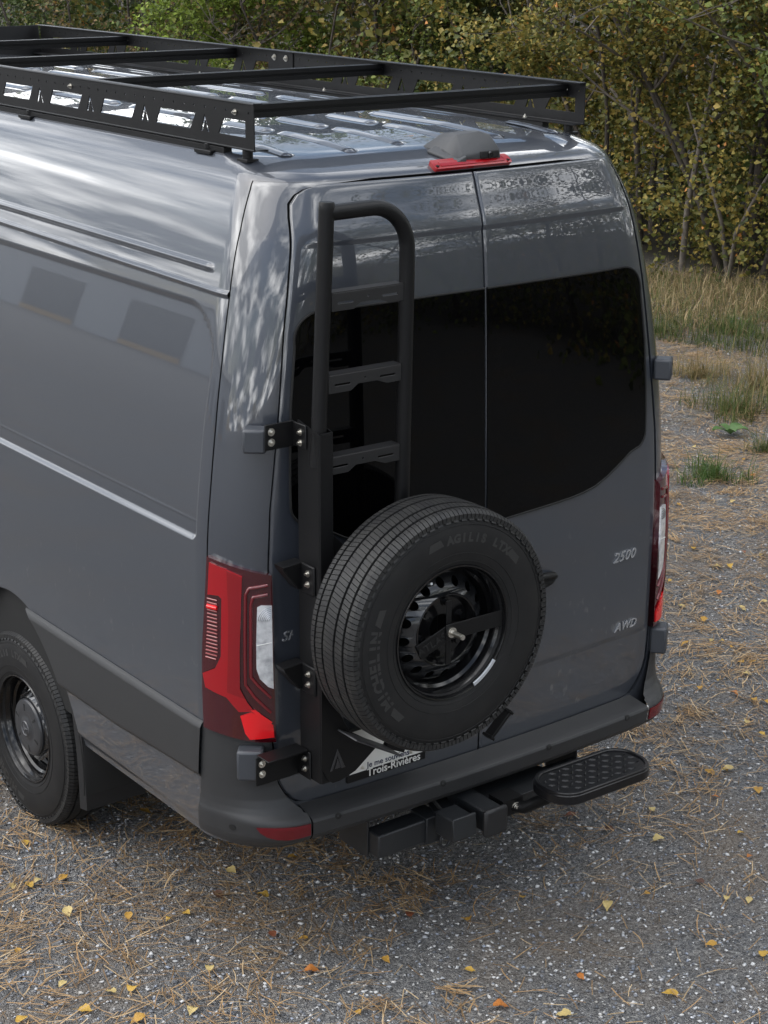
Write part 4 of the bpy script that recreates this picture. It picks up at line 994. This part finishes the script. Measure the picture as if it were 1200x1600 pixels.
# pine needles
def needles(nc, per, name, even=False):
    cx, cy = visible_ground(nc*4, pw=1.75)
    d = .55*vnoise(cx, cy, .55, 1)+.45*vnoise(cx, cy, 2.3, 2)
    far = np.clip((cx-.8)/2.5, 0, 1)*.40
    near = np.clip(1.0-np.abs(cy-(.9-.35*cx))/1.5, 0, 1)*.16              # drift caught under and behind the van
    if even: d = d*.3+.35; near = near*0; far = far*.4
    keep = rng.random(len(cx)) < np.clip((d*.85+far+near*.4-.27)*2.6, .05, 1); cx, cy = cx[keep][:nc], cy[keep][:nc]; nc = len(cx)
    ang = 2*PI*vnoise(cx, cy, .8, 3)*1.5+rng.normal(0, .6, nc)
    k = rng.integers(per//3, per*2, nc); idx = np.repeat(np.arange(nc), k); n = len(idx)
    sp = .03+.13*rng.random(nc)**2 if not even else .12+.15*rng.random(nc)
    x = cx[idx]+rng.normal(0, 1, n)*sp[idx]; y = cy[idx]+rng.normal(0, 1, n)*sp[idx]
    a = ang[idx]+rng.normal(0, .6, n); Ln = rng.uniform(.045, .125, n); cur = rng.normal(0, 2.6, n); w = rng.uniform(.0011, .0021, n)
    z0 = .004+.016*rng.random(n); tilt = rng.normal(0, .09, n)
    S = np.linspace(-.5, .5, 4); V = np.empty((n, 4, 2, 3))
    px, py = x.copy(), y.copy(); px -= np.cos(a)*Ln/2; py -= np.sin(a)*Ln/2
    for i, s in enumerate(S):
        th = a+cur*Ln*s
        nx, ny = -np.sin(th)*w, np.cos(th)*w; zz_ = np.maximum(z0+tilt*s*Ln+.004, .003)
        V[:, i, 0] = np.stack([px-nx, py-ny, zz_], -1); V[:, i, 1] = np.stack([px+nx, py+ny, zz_+.0005], -1)
        px = px+np.cos(th)*Ln/3; py = py+np.sin(th)*Ln/3
    base = (np.arange(n)*8)[:, None]; F = np.concatenate([base+np.array([[2*i, 2*i+2, 2*i+3, 2*i+1]]) for i in range(3)])
    pal = np.array([(.36, .245, .13), (.29, .185, .09), (.43, .32, .19), (.22, .14, .07), (.33, .205, .10), (.16, .105, .06)]); c = pal[rng.integers(0, 6, n)]*rng.uniform(.7, 1.2, (n, 1))
    o = fast_mesh(name, V.reshape(-1, 3), F, mat('dry_needle', (.3, .2, .1), .7, spec=.25, attr='col'), np.repeat(c, 8, 0)); o['kind'] = 'stuff'; o['label'] = 'single tan pine needles scattered between the drifts' if even else 'tan fallen pine needles drifted over the gravel'; o['category'] = 'pine needles'
    return n
needles(8300, 10, 'pine_needles'); needles(5600, 3, 'loose_pine_needles', True)

# ------------------------------------------------------------------ fallen leaves, each one its own thing
def px_ground(px, py):
    R = cam.matrix_world.to_3x3(); d = R @ Vector(((px-600)/2860.9, -(py-800)/2860.9, -1)); t = -CAM.z/d.z; return CAM+d*t
def leaf_mesh(seed):
    r = random.Random(seed); V = []; F = []; n = 7; Lh = .026; W = .019
    for i in range(n):
        t = i/(n-1); w = W*math.sin(PI*min(1, t*.93+.07)**.75)*(1-.12*math.sin(t*9)); y = -Lh+2*Lh*t
        curl = .010*math.sin(t*PI*1.1+r.random())*r.uniform(.3, 1)
        V += [(-w, y, .003+abs(w)*.30*r.uniform(.2, 1.2)+curl), (0, y, .002+curl), (w, y, .003+abs(w)*.30*r.uniform(.2, 1.2)+curl)]
    for i in range(n-1):
        for j in (0, 1): a = i*3+j; F.append((a, a+1, a+4, a+3))
    k = len(V); V += [(-.0008, -Lh, .003), (.0008, -Lh, .003), (.0065, -Lh-.020, .004), (.0050, -Lh-.021, .004)]; F.append((k, k+1, k+2, k+3))
    me = bpy.data.meshes.new('fallen_leaf'); me.from_pydata(V, [], F); me.polygons.foreach_set('use_smooth', [True]*len(F)); return me
LM = {}
LC = {'yellow': (.50, .31, .055), 'golden': (.44, .245, .04), 'pale yellow': (.52, .40, .16), 'orange': (.42, .15, .03), 'rusty brown': (.20, .065, .03), 'brown': (.11, .055, .035)}
for k_, c_ in LC.items():
    m_ = mat('leaf_'+k_.replace(' ', '_'), c_, .6, noise=(60, .5, tuple(q*.6 for q in c_)), trans=.15)
    for s_ in range(4):
        me = leaf_mesh(s_*17+3); me.materials.append(m_); LM[k_, s_] = me
leaves = [(39,1320,'yellow'),(20,1390,'pale yellow'),(45,1386,'yellow'),(57,1382,'pale yellow'),(100,1375,'golden'),(107,1430,'pale yellow'),(201,1436,'golden'),(263,1441,'yellow'),(292,1431,'yellow'),(227,1273,'golden'),(342,1403,'brown'),(409,1403,'yellow'),(425,1463,'rusty brown'),(473,1471,'golden'),(458,1344,'golden'),(488,1521,'orange'),(28,1489,'golden'),(97,1543,'pale yellow'),(172,1554,'pale yellow'),(208,1550,'yellow'),(134,1583,'yellow'),(36,1598,'yellow'),(215,1597,'golden'),(327,1519,'pale yellow'),(362,1365,'pale yellow'),
 (817,1406,'yellow'),(735,1520,'yellow'),(783,1577,'orange'),(1046,1557,'yellow'),(908,1531,'orange'),(1158,1305,'yellow'),(1172,1342,'orange'),(1019,1269,'pale yellow'),(1136,1206,'pale yellow'),(1133,1205,'yellow'),(1136,1407,'pale yellow'),(1170,1411,'pale yellow'),(1194,1495,'yellow'),(729,1441,'golden'),(603,1505,'golden'),(640,1432,'rusty brown'),(890,1278,'rusty brown'),(950,1299,'brown'),(1030,1315,'pale yellow'),(1119,1249,'orange'),(1091,1382,'brown'),
 (1046,910,'yellow'),(1140,888,'yellow'),(1083,859,'yellow'),(1144,787,'pale yellow'),(1111,1004,'pale yellow'),(1127,1005,'yellow'),(1144,1014,'golden'),(1070,1010,'golden'),(1123,1066,'yellow'),(1093,1078,'golden'),(1168,1057,'pale yellow'),(1157,1038,'golden'),(1175,1038,'golden'),(1148,1087,'orange'),(1031,1099,'yellow'),(1191,1151,'yellow'),(1168,1132,'pale yellow'),(1177,1097,'golden'),(1123,929,'orange'),(1192,944,'pale yellow'),(1160,954,'pale yellow'),(1119,889,'pale yellow'),(1075,565,'golden'),(1138,586,'golden'),(1107,1210,'golden'),(1194,1100,'golden'),(1162,865,'rusty brown'),(1177,746,'orange'),(1100,970,'golden'),(1190,870,'pale yellow'),(1060,790,'golden'),(1085,700,'pale yellow'),(1126,640,'golden'),(1160,720,'golden'),(1064,950,'pale yellow'),(1185,1240,'golden'),(1012,1400,'golden'),(950,1420,'pale yellow'),(560,1585,'golden'),(1110,1480,'golden'),(880,1590,'pale yellow'),(300,1585,'pale yellow')]
def region(px, py):
    if py > 1240 and px < 520: return 'before the left rear wheel and bumper corner' if py < 1420 else 'in the lower left foreground'
    if py > 1240 and px < 900: return 'below the tow hitch'
    if py > 1240: return 'in the lower right foreground'
    return 'along the right edge near the tail light' if py > 800 else 'near the grass tufts'
for i, (px, py, c_) in enumerate(leaves):
    p_ = px_ground(px, py); o = bpy.data.objects.new('fallen_leaf', LM[c_, i % 4]); COL.objects.link(o)
    o.location = (p_.x, p_.y, .010); s = rng.uniform(.55, 1.05); o.scale = (s, s*rng.uniform(.9, 1.15), s)
    o.rotation_euler = (rng.normal(0, .14), rng.normal(0, .14), rng.random()*2*PI)
    rg = region(px, py); tag(o, '%s fallen leaf lying on the gravel %s' % (c_, rg), 'leaf', 'fallen leaves on the gravel, %s, %s' % (c_, rg))

# ------------------------------------------------------------------ vegetation
LEAF = mat('foliage', (.06, .08, .02), .55, spec=.35, attr='col', trans=.28)
BARK = mat('bark', (.075, .062, .050), .9, noise=(18, .8, (.035, .030, .026)), bump=(60, .8))
TWIG = mat('grey_twig', (.14, .12, .10), .85, noise=(25, .7, (.07, .06, .05)))
def leaf_cloud(C, D, size, pal, wts, up=.35, lr=None):
    """one folded leaf (two quads) at every centre C with facing D"""
    n = len(C); lr = lr or rng
    d = lr.normal(0, 1, (n, 3)); d[:, 2] = d[:, 2]*.6-.15; d /= np.linalg.norm(d, axis=1, keepdims=True)
    nn = lr.normal(0, 1, (n, 3)); nn[:, 2] = np.abs(nn[:, 2])+up; nn += D*.5
    s = np.cross(d, nn); s /= np.linalg.norm(s, axis=1, keepdims=True)+1e-9; nn = np.cross(s, d)
    L = size*lr.uniform(.55, 1.4, n)[:, None]; W = L*lr.uniform(.30, .42, n)[:, None]
    P = [C-d*L*.5, C-d*L*.05+s*W+nn*W*.35, C+d*L*.5-nn*L*.10, C-d*L*.05-s*W+nn*W*.35, C+nn*0]
    V = np.stack(P[:4], 1)
    F = np.array([[0, 1, 2], [0, 2, 3]])[None]+(np.arange(n)*4)[:, None, None]
    pal = np.array(pal)*np.array([2.05, 1.95, 1.85]); c = pal[lr.choice(len(pal), n, p=np.array(wts)/sum(wts))]*lr.uniform(.7, 1.25, (n, 1))
    return V.reshape(-1, 3), F.reshape(-1, 3), np.repeat(c, 4, 0)
def grow(seed, height, spread, nst, lean=0.0, fine=2):
    """branch skeleton: list of (path, radius) and twig tips"""
    r = random.Random(seed); br = []; tips = []
    def limb(p, d, L, rad_, lev):
        n = 6; path = [p.copy()]; q = p.copy(); dd = d.copy()
        for i in range(n):
            dd = (dd+Vector((r.gauss(0, .17), r.gauss(0, .17), r.gauss(.04, .10)))).normalized(); q = q+dd*L/n; path.append(q.copy())
        br.append((path, [max(.003, rad_*(1-.75*i/n)) for i in range(n+1)], lev))
        for i in range(2, n+1): tips.append((path[i].copy(), lev, dd.copy()))
        if lev < fine:
            for k in range(r.randint(4, 6)):
                i = r.randint(2, n); a = r.random()*2*PI; e = Vector((math.cos(a), math.sin(a), r.uniform(-.25, .8))).normalized()
                limb(path[i], (dd*.45+e).normalized(), L*r.uniform(.38, .60), rad_*.45, lev+1)
    for s in range(nst):
        a = 2*PI*s/nst+r.random(); o = Vector((math.cos(a)*spread*.12, math.sin(a)*spread*.12, 0))
        d = Vector((math.cos(a)*spread*.45/height+lean, math.sin(a)*spread*.45/height, 1)).normalized()
        limb(o, d, height*r.uniform(.72, 1.0), .0095*height*r.uniform(.7, 1.1), 0)
    return br, tips
def plant(name, loc, height, spread, nst, nleaf, size, pal, wts, seed, label, cat, group, clump=.20, lean=0.0, zmin=.1, m=None, fill=.3):
    lr = np.random.default_rng(seed); br, tips = grow(seed, height, spread, nst, lean)
    root = bpy.data.objects.new(name, None); COL.objects.link(root); root.location = loc; root.rotation_euler = (0, 0, lr.random()*6.28); tag(root, label, cat, group); LOCAL.add(root.name)
    b = MB()
    for path, rr_, lev in br:
        if lev == 0: b.tube(path, rr_, 8)
    b.build('trunk', m or BARK, root, smooth=60)
    b = MB()
    for path, rr_, lev in br:
        if lev > 0: b.tube(path, rr_, 5 if lev == 1 else 4, False)
    t_ = b.build('branches', m or TWIG, root, smooth=60); t_['kind'] = 'stuff'
    tp = np.array([p_[:] for p_, l_, d_ in tips if l_ >= 1 and p_[2] > zmin]); td = np.array([d_[:] for p_, l_, d_ in tips if l_ >= 1 and p_[2] > zmin])
    wgt = lr.random(len(tp))**7+.008; idx = lr.choice(len(tp), nleaf, p=wgt/wgt.sum())
    C = tp[idx]+lr.normal(0, 1, (nleaf, 3))*clump*np.array([1, 1, .8])
    # undergrowth shoots so the foot is not bare
    nf = int(nleaf*fill)
    if nf:
        k = max(6, nf//60); a = lr.random(k)*2*PI; rr0 = spread*.55*np.sqrt(lr.random(k)); cc = np.stack([rr0*np.cos(a), rr0*np.sin(a), lr.random(k)**1.2*height*.42+.15], -1)
        ii = lr.integers(0, k, nf); C = np.concatenate([C, cc[ii]+lr.normal(0, 1, (nf, 3))*clump*1.1])
    C[:, 2] = np.maximum(C[:, 2], .04); D = C-np.array([0, 0, height*.45]); D /= np.linalg.norm(D, axis=1, keepdims=True)+1e-9
    V, F, c = leaf_cloud(C, D, size, pal, wts, lr=lr)
    o = fast_mesh('crown', V, F, LEAF, c); o.parent = root
    return root
OLIVE = ([(.095, .090, .022), (.066, .072, .018), (.14, .116, .028), (.045, .055, .016), (.17, .13, .035), (.26, .12, .035), (.028, .036, .012)], [30, 26, 20, 12, 10, 1.6, 8])
GREEN = ([(.066, .088, .020), (.090, .112, .026), (.048, .066, .018), (.13, .125, .03), (.032, .046, .014), (.18, .13, .04)], [30, 22, 22, 8, 16, 2])
BRIGHT = ([(.11, .155, .026), (.14, .19, .035), (.08, .115, .022), (.17, .19, .05), (.05, .072, .02)], [30, 26, 24, 8, 12])
DEEP = ([(.026, .042, .012), (.036, .055, .014), (.050, .068, .018), (.018, .028, .010), (.075, .080, .022)], [30, 26, 18, 20, 6])
BROWN = ([(.085, .062, .028), (.060, .050, .024), (.11, .078, .03), (.045, .052, .018), (.15, .09, .035)], [26, 26, 16, 20, 6])
GT = 'shrubs and small trees along the verge'
front = [
 ('verge_shrub', (10.6, 6.4), 4.2, 2.6, 5, 20000, .058, GREEN, 'leafy green shrub at the right frame edge, under the leaning trunk'),
 ('verge_shrub', (10.4, 8.2), 4.6, 2.8, 6, 32000, .056, OLIVE, 'olive shrub with orange flecks right of the roof edge, bare grey stems below'),
 ('verge_shrub', (10.9, 10.2), 4.6, 2.8, 5, 30000, .058, OLIVE, 'olive and yellow shrub directly behind the rear end of the roof rack'),
 ('verge_shrub', (10.9, 12.4), 4.4, 2.7, 5, 24000, .054, OLIVE, 'olive shrub rising above the middle of the right rack rail'),
 ('verge_shrub', (11.0, 14.6), 4.2, 2.6, 5, 20000, .058, GREEN, 'green shrub above the rail splice of the roof rack'),
 ('verge_shrub', (11.2, 16.8), 4.2, 2.6, 4, 13000, .060, BROWN, 'sparse brownish shrub between two greener ones behind the rack'),
 ('verge_shrub', (10.7, 18.6), 3.6, 2.4, 4, 17000, .070, BRIGHT, 'bright yellow-green bush at the top left above the rack'),
 ('verge_shrub', (11.3, 21.2), 4.2, 2.7, 4, 13000, .062, BROWN, 'twiggy brownish shrub left of the bright yellow-green bush'),
 ('verge_shrub', (11.0, 24.2), 4.4, 2.8, 4, 15000, .062, DEEP, 'dark shrub at the upper left corner above the rack'),
 ('verge_shrub', (11.2, 27.4), 4.4, 2.8, 4, 12000, .065, DEEP, 'farthest dark shrub of the verge in the upper left corner'),
]
for i, (nm, (x, y), h, sp_, ns, nl, sz, (pl_, wt_), lb) in enumerate(front):
    plant(nm, (x, y, 0), h, sp_, ns, nl, sz, pl_, wt_, 40+i, lb, 'shrub', GT, clump=.13, fill=.20)
back = [(13.2, 5.0), (13.0, 8.6), (13.4, 11.6), (13.2, 15.0), (13.5, 18.5), (13.3, 22.5), (13.4, 26.5), (14.2, 30.5)]
for i, (x, y) in enumerate(back):
    plant('wood_tree', (x, y, 0), 5.4+.4*(i % 3), 4.2, 4, 7500, .125, *(DEEP if i % 2 else OLIVE), 80+i, 'dark wood tree behind the verge shrubs, %s from the right' % ('first second third fourth fifth sixth seventh eighth'.split()[i]), 'tree', 'wood trees behind the verge', clump=.34, fill=.5)
# trees that stand on outside the frame along the same verge, behind the camera's right shoulder
for i, (x, y) in enumerate([(10.8, 2.6), (11.2, -1.4), (11.0, -5.4), (11.4, -9.6), (11.0, -14.0), (8.0, -18.0), (3.0, -20.0), (-3.0, -21.0)]):
    plant('yard_tree', (x, y, 0), 8.5+.7*(i % 3), 5.0, 3, 11000, .125, *(OLIVE if i % 2 else GREEN), 120+i, 'tall yard tree outside the frame, %s along the verge past the right edge' % ('first second third fourth fifth sixth seventh eighth'.split()[i]), 'tree', 'tall yard trees mirrored in the rear doors', clump=.42, fill=.35)
# leaning trunk at the upper right
def leaning():
    root = empty('leaning_tree', (11.2, 5.2, 0), 'dark leaning trunk crossing the upper right corner', 'tree')
    pa = [(11.1, 8.75, 0), (10.95, 8.6, .8), (10.75, 8.35, 1.7), (10.6, 8.0, 2.35), (10.7, 7.5, 2.80), (11.0, 6.8, 3.35), (11.4, 6.0, 4.2)]
    V, F = tube(pa, [.085, .08, .075, .072, .07, .062, .05], 12); mk('trunk', V, F, BARK, root, smooth=60)
    for k in range(5):
        a = Vector(pa[3+k % 3]); d = Vector((random.gauss(0, .5), random.gauss(-.2, .5), .5)).normalized(); V, F = tube([a, a+d*.5, a+d*1.0+Vector((.1, 0, .1))], [.03, .018, .006], 6); mk('limb', V, F, BARK, root, smooth=60)
    lr = np.random.default_rng(5); C = np.array(pa[4:])[lr.integers(0, 3, 2500)]+lr.normal(0, .6, (2500, 3)); C[:, 2] += .8
    V, F, c = leaf_cloud(C, C*0, .06, *GREEN, lr=lr); o = fast_mesh('crown', V, F, LEAF, c); attach(o, root)
leaning()
# pale crossing stems in the right-hand shrub
for i, pa in enumerate([[(9.75, 8.5, 0), (9.7, 8.42, .7), (9.72, 8.3, 1.4), (9.65, 8.1, 2.2)], [(9.8, 7.9, 0), (9.7, 7.75, .5), (9.75, 7.5, 1.0), (9.9, 7.1, 1.75)], [(9.9, 8.0, 0), (9.8, 8.05, .6), (9.75, 8.25, 1.1), (9.8, 8.6, 1.7)]]):
    V, F = tube(pa, [.035, .030, .024, .012] if i == 0 else [.026, .022, .018, .01], 8)
    o = mk('sapling', V, F, TWIG, None, smooth=60)
    tag(o, ['upright bare grey sapling stem at the shrub foot right of the van', 'thin bare stem slanting right in front of the green shrub', 'thin bare stem slanting left beside the upright sapling'][i], 'sapling')

# ------------------------------------------------------------------ grass
def blades(C, h, w, pal, lr, spread=.5):
    n = len(C); a = lr.random(n)*2*PI; H = h*(.35+1.15*lr.random(n)**2); ln = lr.normal(0, spread, n)*H
    dx, dy = np.cos(a), np.sin(a); V = np.empty((n, 3, 2, 3)); ww = w*lr.uniform(.7, 1.3, n)
    for i, (t, k) in enumerate(((0, 1), (.55, .8), (1, .12))):
        cx = C[:, 0]+dx*ln*t*t; cy = C[:, 1]+dy*ln*t*t; cz = H*t*(1-.25*t*np.abs(ln/H))
        V[:, i, 0] = np.stack([cx-dy*ww*k, cy+dx*ww*k, cz], -1); V[:, i, 1] = np.stack([cx+dy*ww*k, cy-dx*ww*k, cz], -1)
    base = (np.arange(n)*6)[:, None]; F = np.concatenate([base+np.array([[0, 2, 3, 1]]), base+np.array([[2, 4, 5, 3]])])
    pal = np.array(pal); c = np.repeat(pal[lr.integers(0, len(pal), n)]*lr.uniform(.7, 1.25, (n, 1)), 6, 0)
    return V.reshape(-1, 3), F, c
GRASS = mat('grass_blade', (.1, .12, .03), .6, spec=.3, attr='col', trans=.25)
lr = np.random.default_rng(3); n = 28000
u = lr.random(n); y = np.where(u < .8, 3.4+u/.8*7.6, 11+(u-.8)/.2*18); x = 7.55+2.5*lr.random(n)**.75+.35*vnoise(y, y*0, .6, 9)+np.clip(y-6, -2, 3)*-.25
k = vnoise(x, y, 2.2, 21)+(x-7.6)*.28 > .60; x, y = x[k], y[k]
V, F, c = blades(np.stack([x, y], -1), .17, .0032, [(.40, .30, .16), (.32, .24, .12), (.46, .36, .21), (.23, .18, .09), (.14, .15, .05), (.10, .13, .04)], lr, 1.15)
o = fast_mesh('dry_grass', V, F, GRASS, c); o['kind'] = 'stuff'; o['label'] = 'tall dry tan grass along the foot of the shrubs'; o['category'] = 'grass'
n = 9000; y = 3.0+lr.random(n)*9; x = 7.35+np.abs(lr.normal(0, .60, n))-np.clip(y-6, -2, 3)*.25; k = vnoise(x, y, 1.2, 12) > .42
V, F, c = blades(np.stack([x[k], y[k]], -1), .14, .0026, [(.060, .095, .022), (.085, .115, .03), (.13, .13, .05), (.045, .07, .018)], lr, .6)
o = fast_mesh('green_grass', V, F, GRASS, c); o['kind'] = 'stuff'; o['label'] = 'short green grass in front of the dry grass band'; o['category'] = 'grass'
tufts = [(1090, 590, .34, .20, 420, 'dry', 'brownish grass tuft nearest the upper right hinge'), (1150, 645, .50, .24, 700, 'mix', 'broad grass tuft at the right edge, part green part dry'), (1190, 610, .45, .30, 420, 'dry', 'tall straw-coloured grass tuft at the right edge behind the green tuft'), (1112, 748, .30, .14, 520, 'green', 'bright green grass tuft standing alone on the gravel'), (1195, 705, .22, .16, 200, 'mix', 'small grass tuft cut by the right edge beside the dock leaves'), (1148, 520, .40, .18, 380, 'green', 'green grass patch at the far right before the dry grass'), (1030, 520, .30, .16, 260, 'mix', 'sparse grass patch beside the right door edge')]
for i, (px, py, rd, h, n, kd, lb) in enumerate(tufts):
    p_ = px_ground(px, py); lr2 = np.random.default_rng(60+i); a = lr2.random(n)*2*PI; r_ = rd*np.sqrt(lr2.random(n))*(.6+.4*np.cos(3*a+i))
    pal = {'dry': [(.26, .19, .09), (.19, .15, .06), (.12, .12, .04), (.30, .23, .12)], 'mix': [(.075, .11, .028), (.12, .13, .04), (.24, .18, .085), (.05, .08, .02)], 'green': [(.055, .115, .022), (.075, .14, .028), (.045, .09, .02), (.12, .14, .04)]}[kd]
    V, F, c = blades(np.stack([r_*np.cos(a), r_*np.sin(a)], -1), h, .0022, pal, lr2, 1.1)
    o = fast_mesh('grass_tuft', V, F, GRASS, c); o.location = (p_.x, p_.y, 0); tag(o, lb, 'grass tuft', 'grass tufts on the gravel')
# dock-like weed with broad leaves
p_ = px_ground(1141, 682); WD = empty('broadleaf_weed', (p_.x, p_.y, 0), 'low weed with broad green leaves on the gravel', 'weed')
WDM = mat('weed_leaf', (.085, .16, .05), .5, noise=(40, .4, (.05, .10, .03)), trans=.2)
for k, (a, L) in enumerate(((.2, .13), (1.7, .10), (2.9, .15), (4.2, .10), (5.3, .12))):
    V = []; F = []
    for i in range(6):
        t = i/5; w = .045*math.sin(PI*(t*.9+.06))*(L/.13); r_ = L*t; z = .015+.05*math.sin(t*2.2)
        for s in (-1, 0, 1): V.append((p_.x+math.cos(a)*r_-math.sin(a)*w*s, p_.y+math.sin(a)*r_+math.cos(a)*w*s, z+.012*abs(s)))
    F = [(i*3+j, i*3+j+1, i*3+j+4, i*3+j+3) for i in range(5) for j in range(2)]; mk('leaf', V, F, WDM, WD, smooth=70)

# ------------------------------------------------------------------ storage building the van's side mirrors
SB = empty('storage_building', (-46, 60, 0), 'pale low storage building mirrored in the van side', 'building')
WALL = mat('pale_cladding', (.42, .45, .49), .7, noise=(3, .3, (.36, .39, .42)))
b = MB(); b.box((-58, 0, 0), (-46, 170, 6.2)); b.build('wall', WALL, SB)
b = MB(); b.add([(-58.6, -.6, 6.15), (-45.4, -.6, 6.15), (-45.4, 170.6, 6.15), (-58.6, 170.6, 6.15), (-52, -.6, 7.4), (-52, 170.6, 7.4)], [(0, 1, 4), (1, 2, 5, 4), (2, 3, 5), (3, 0, 4, 5), (0, 3, 2, 1)]); b.build('roof', mat('grey_metal_roof', (.10, .11, .12), .5), SB)
for k in range(15):
    b = MB(); b.box((-45.99, 4+k*11, .02), (-45.9, 10+k*11, 4.4)); d_ = b.build('door', mat('dark_door', (.075, .08, .088), .6), SB)
    b = MB(); b.box((-45.9, 4+k*11, .02), (-45.85, 10+k*11, .6)); b.build('kick_strip', mat('yellow_strip', (.45, .27, .05), .6), d_)
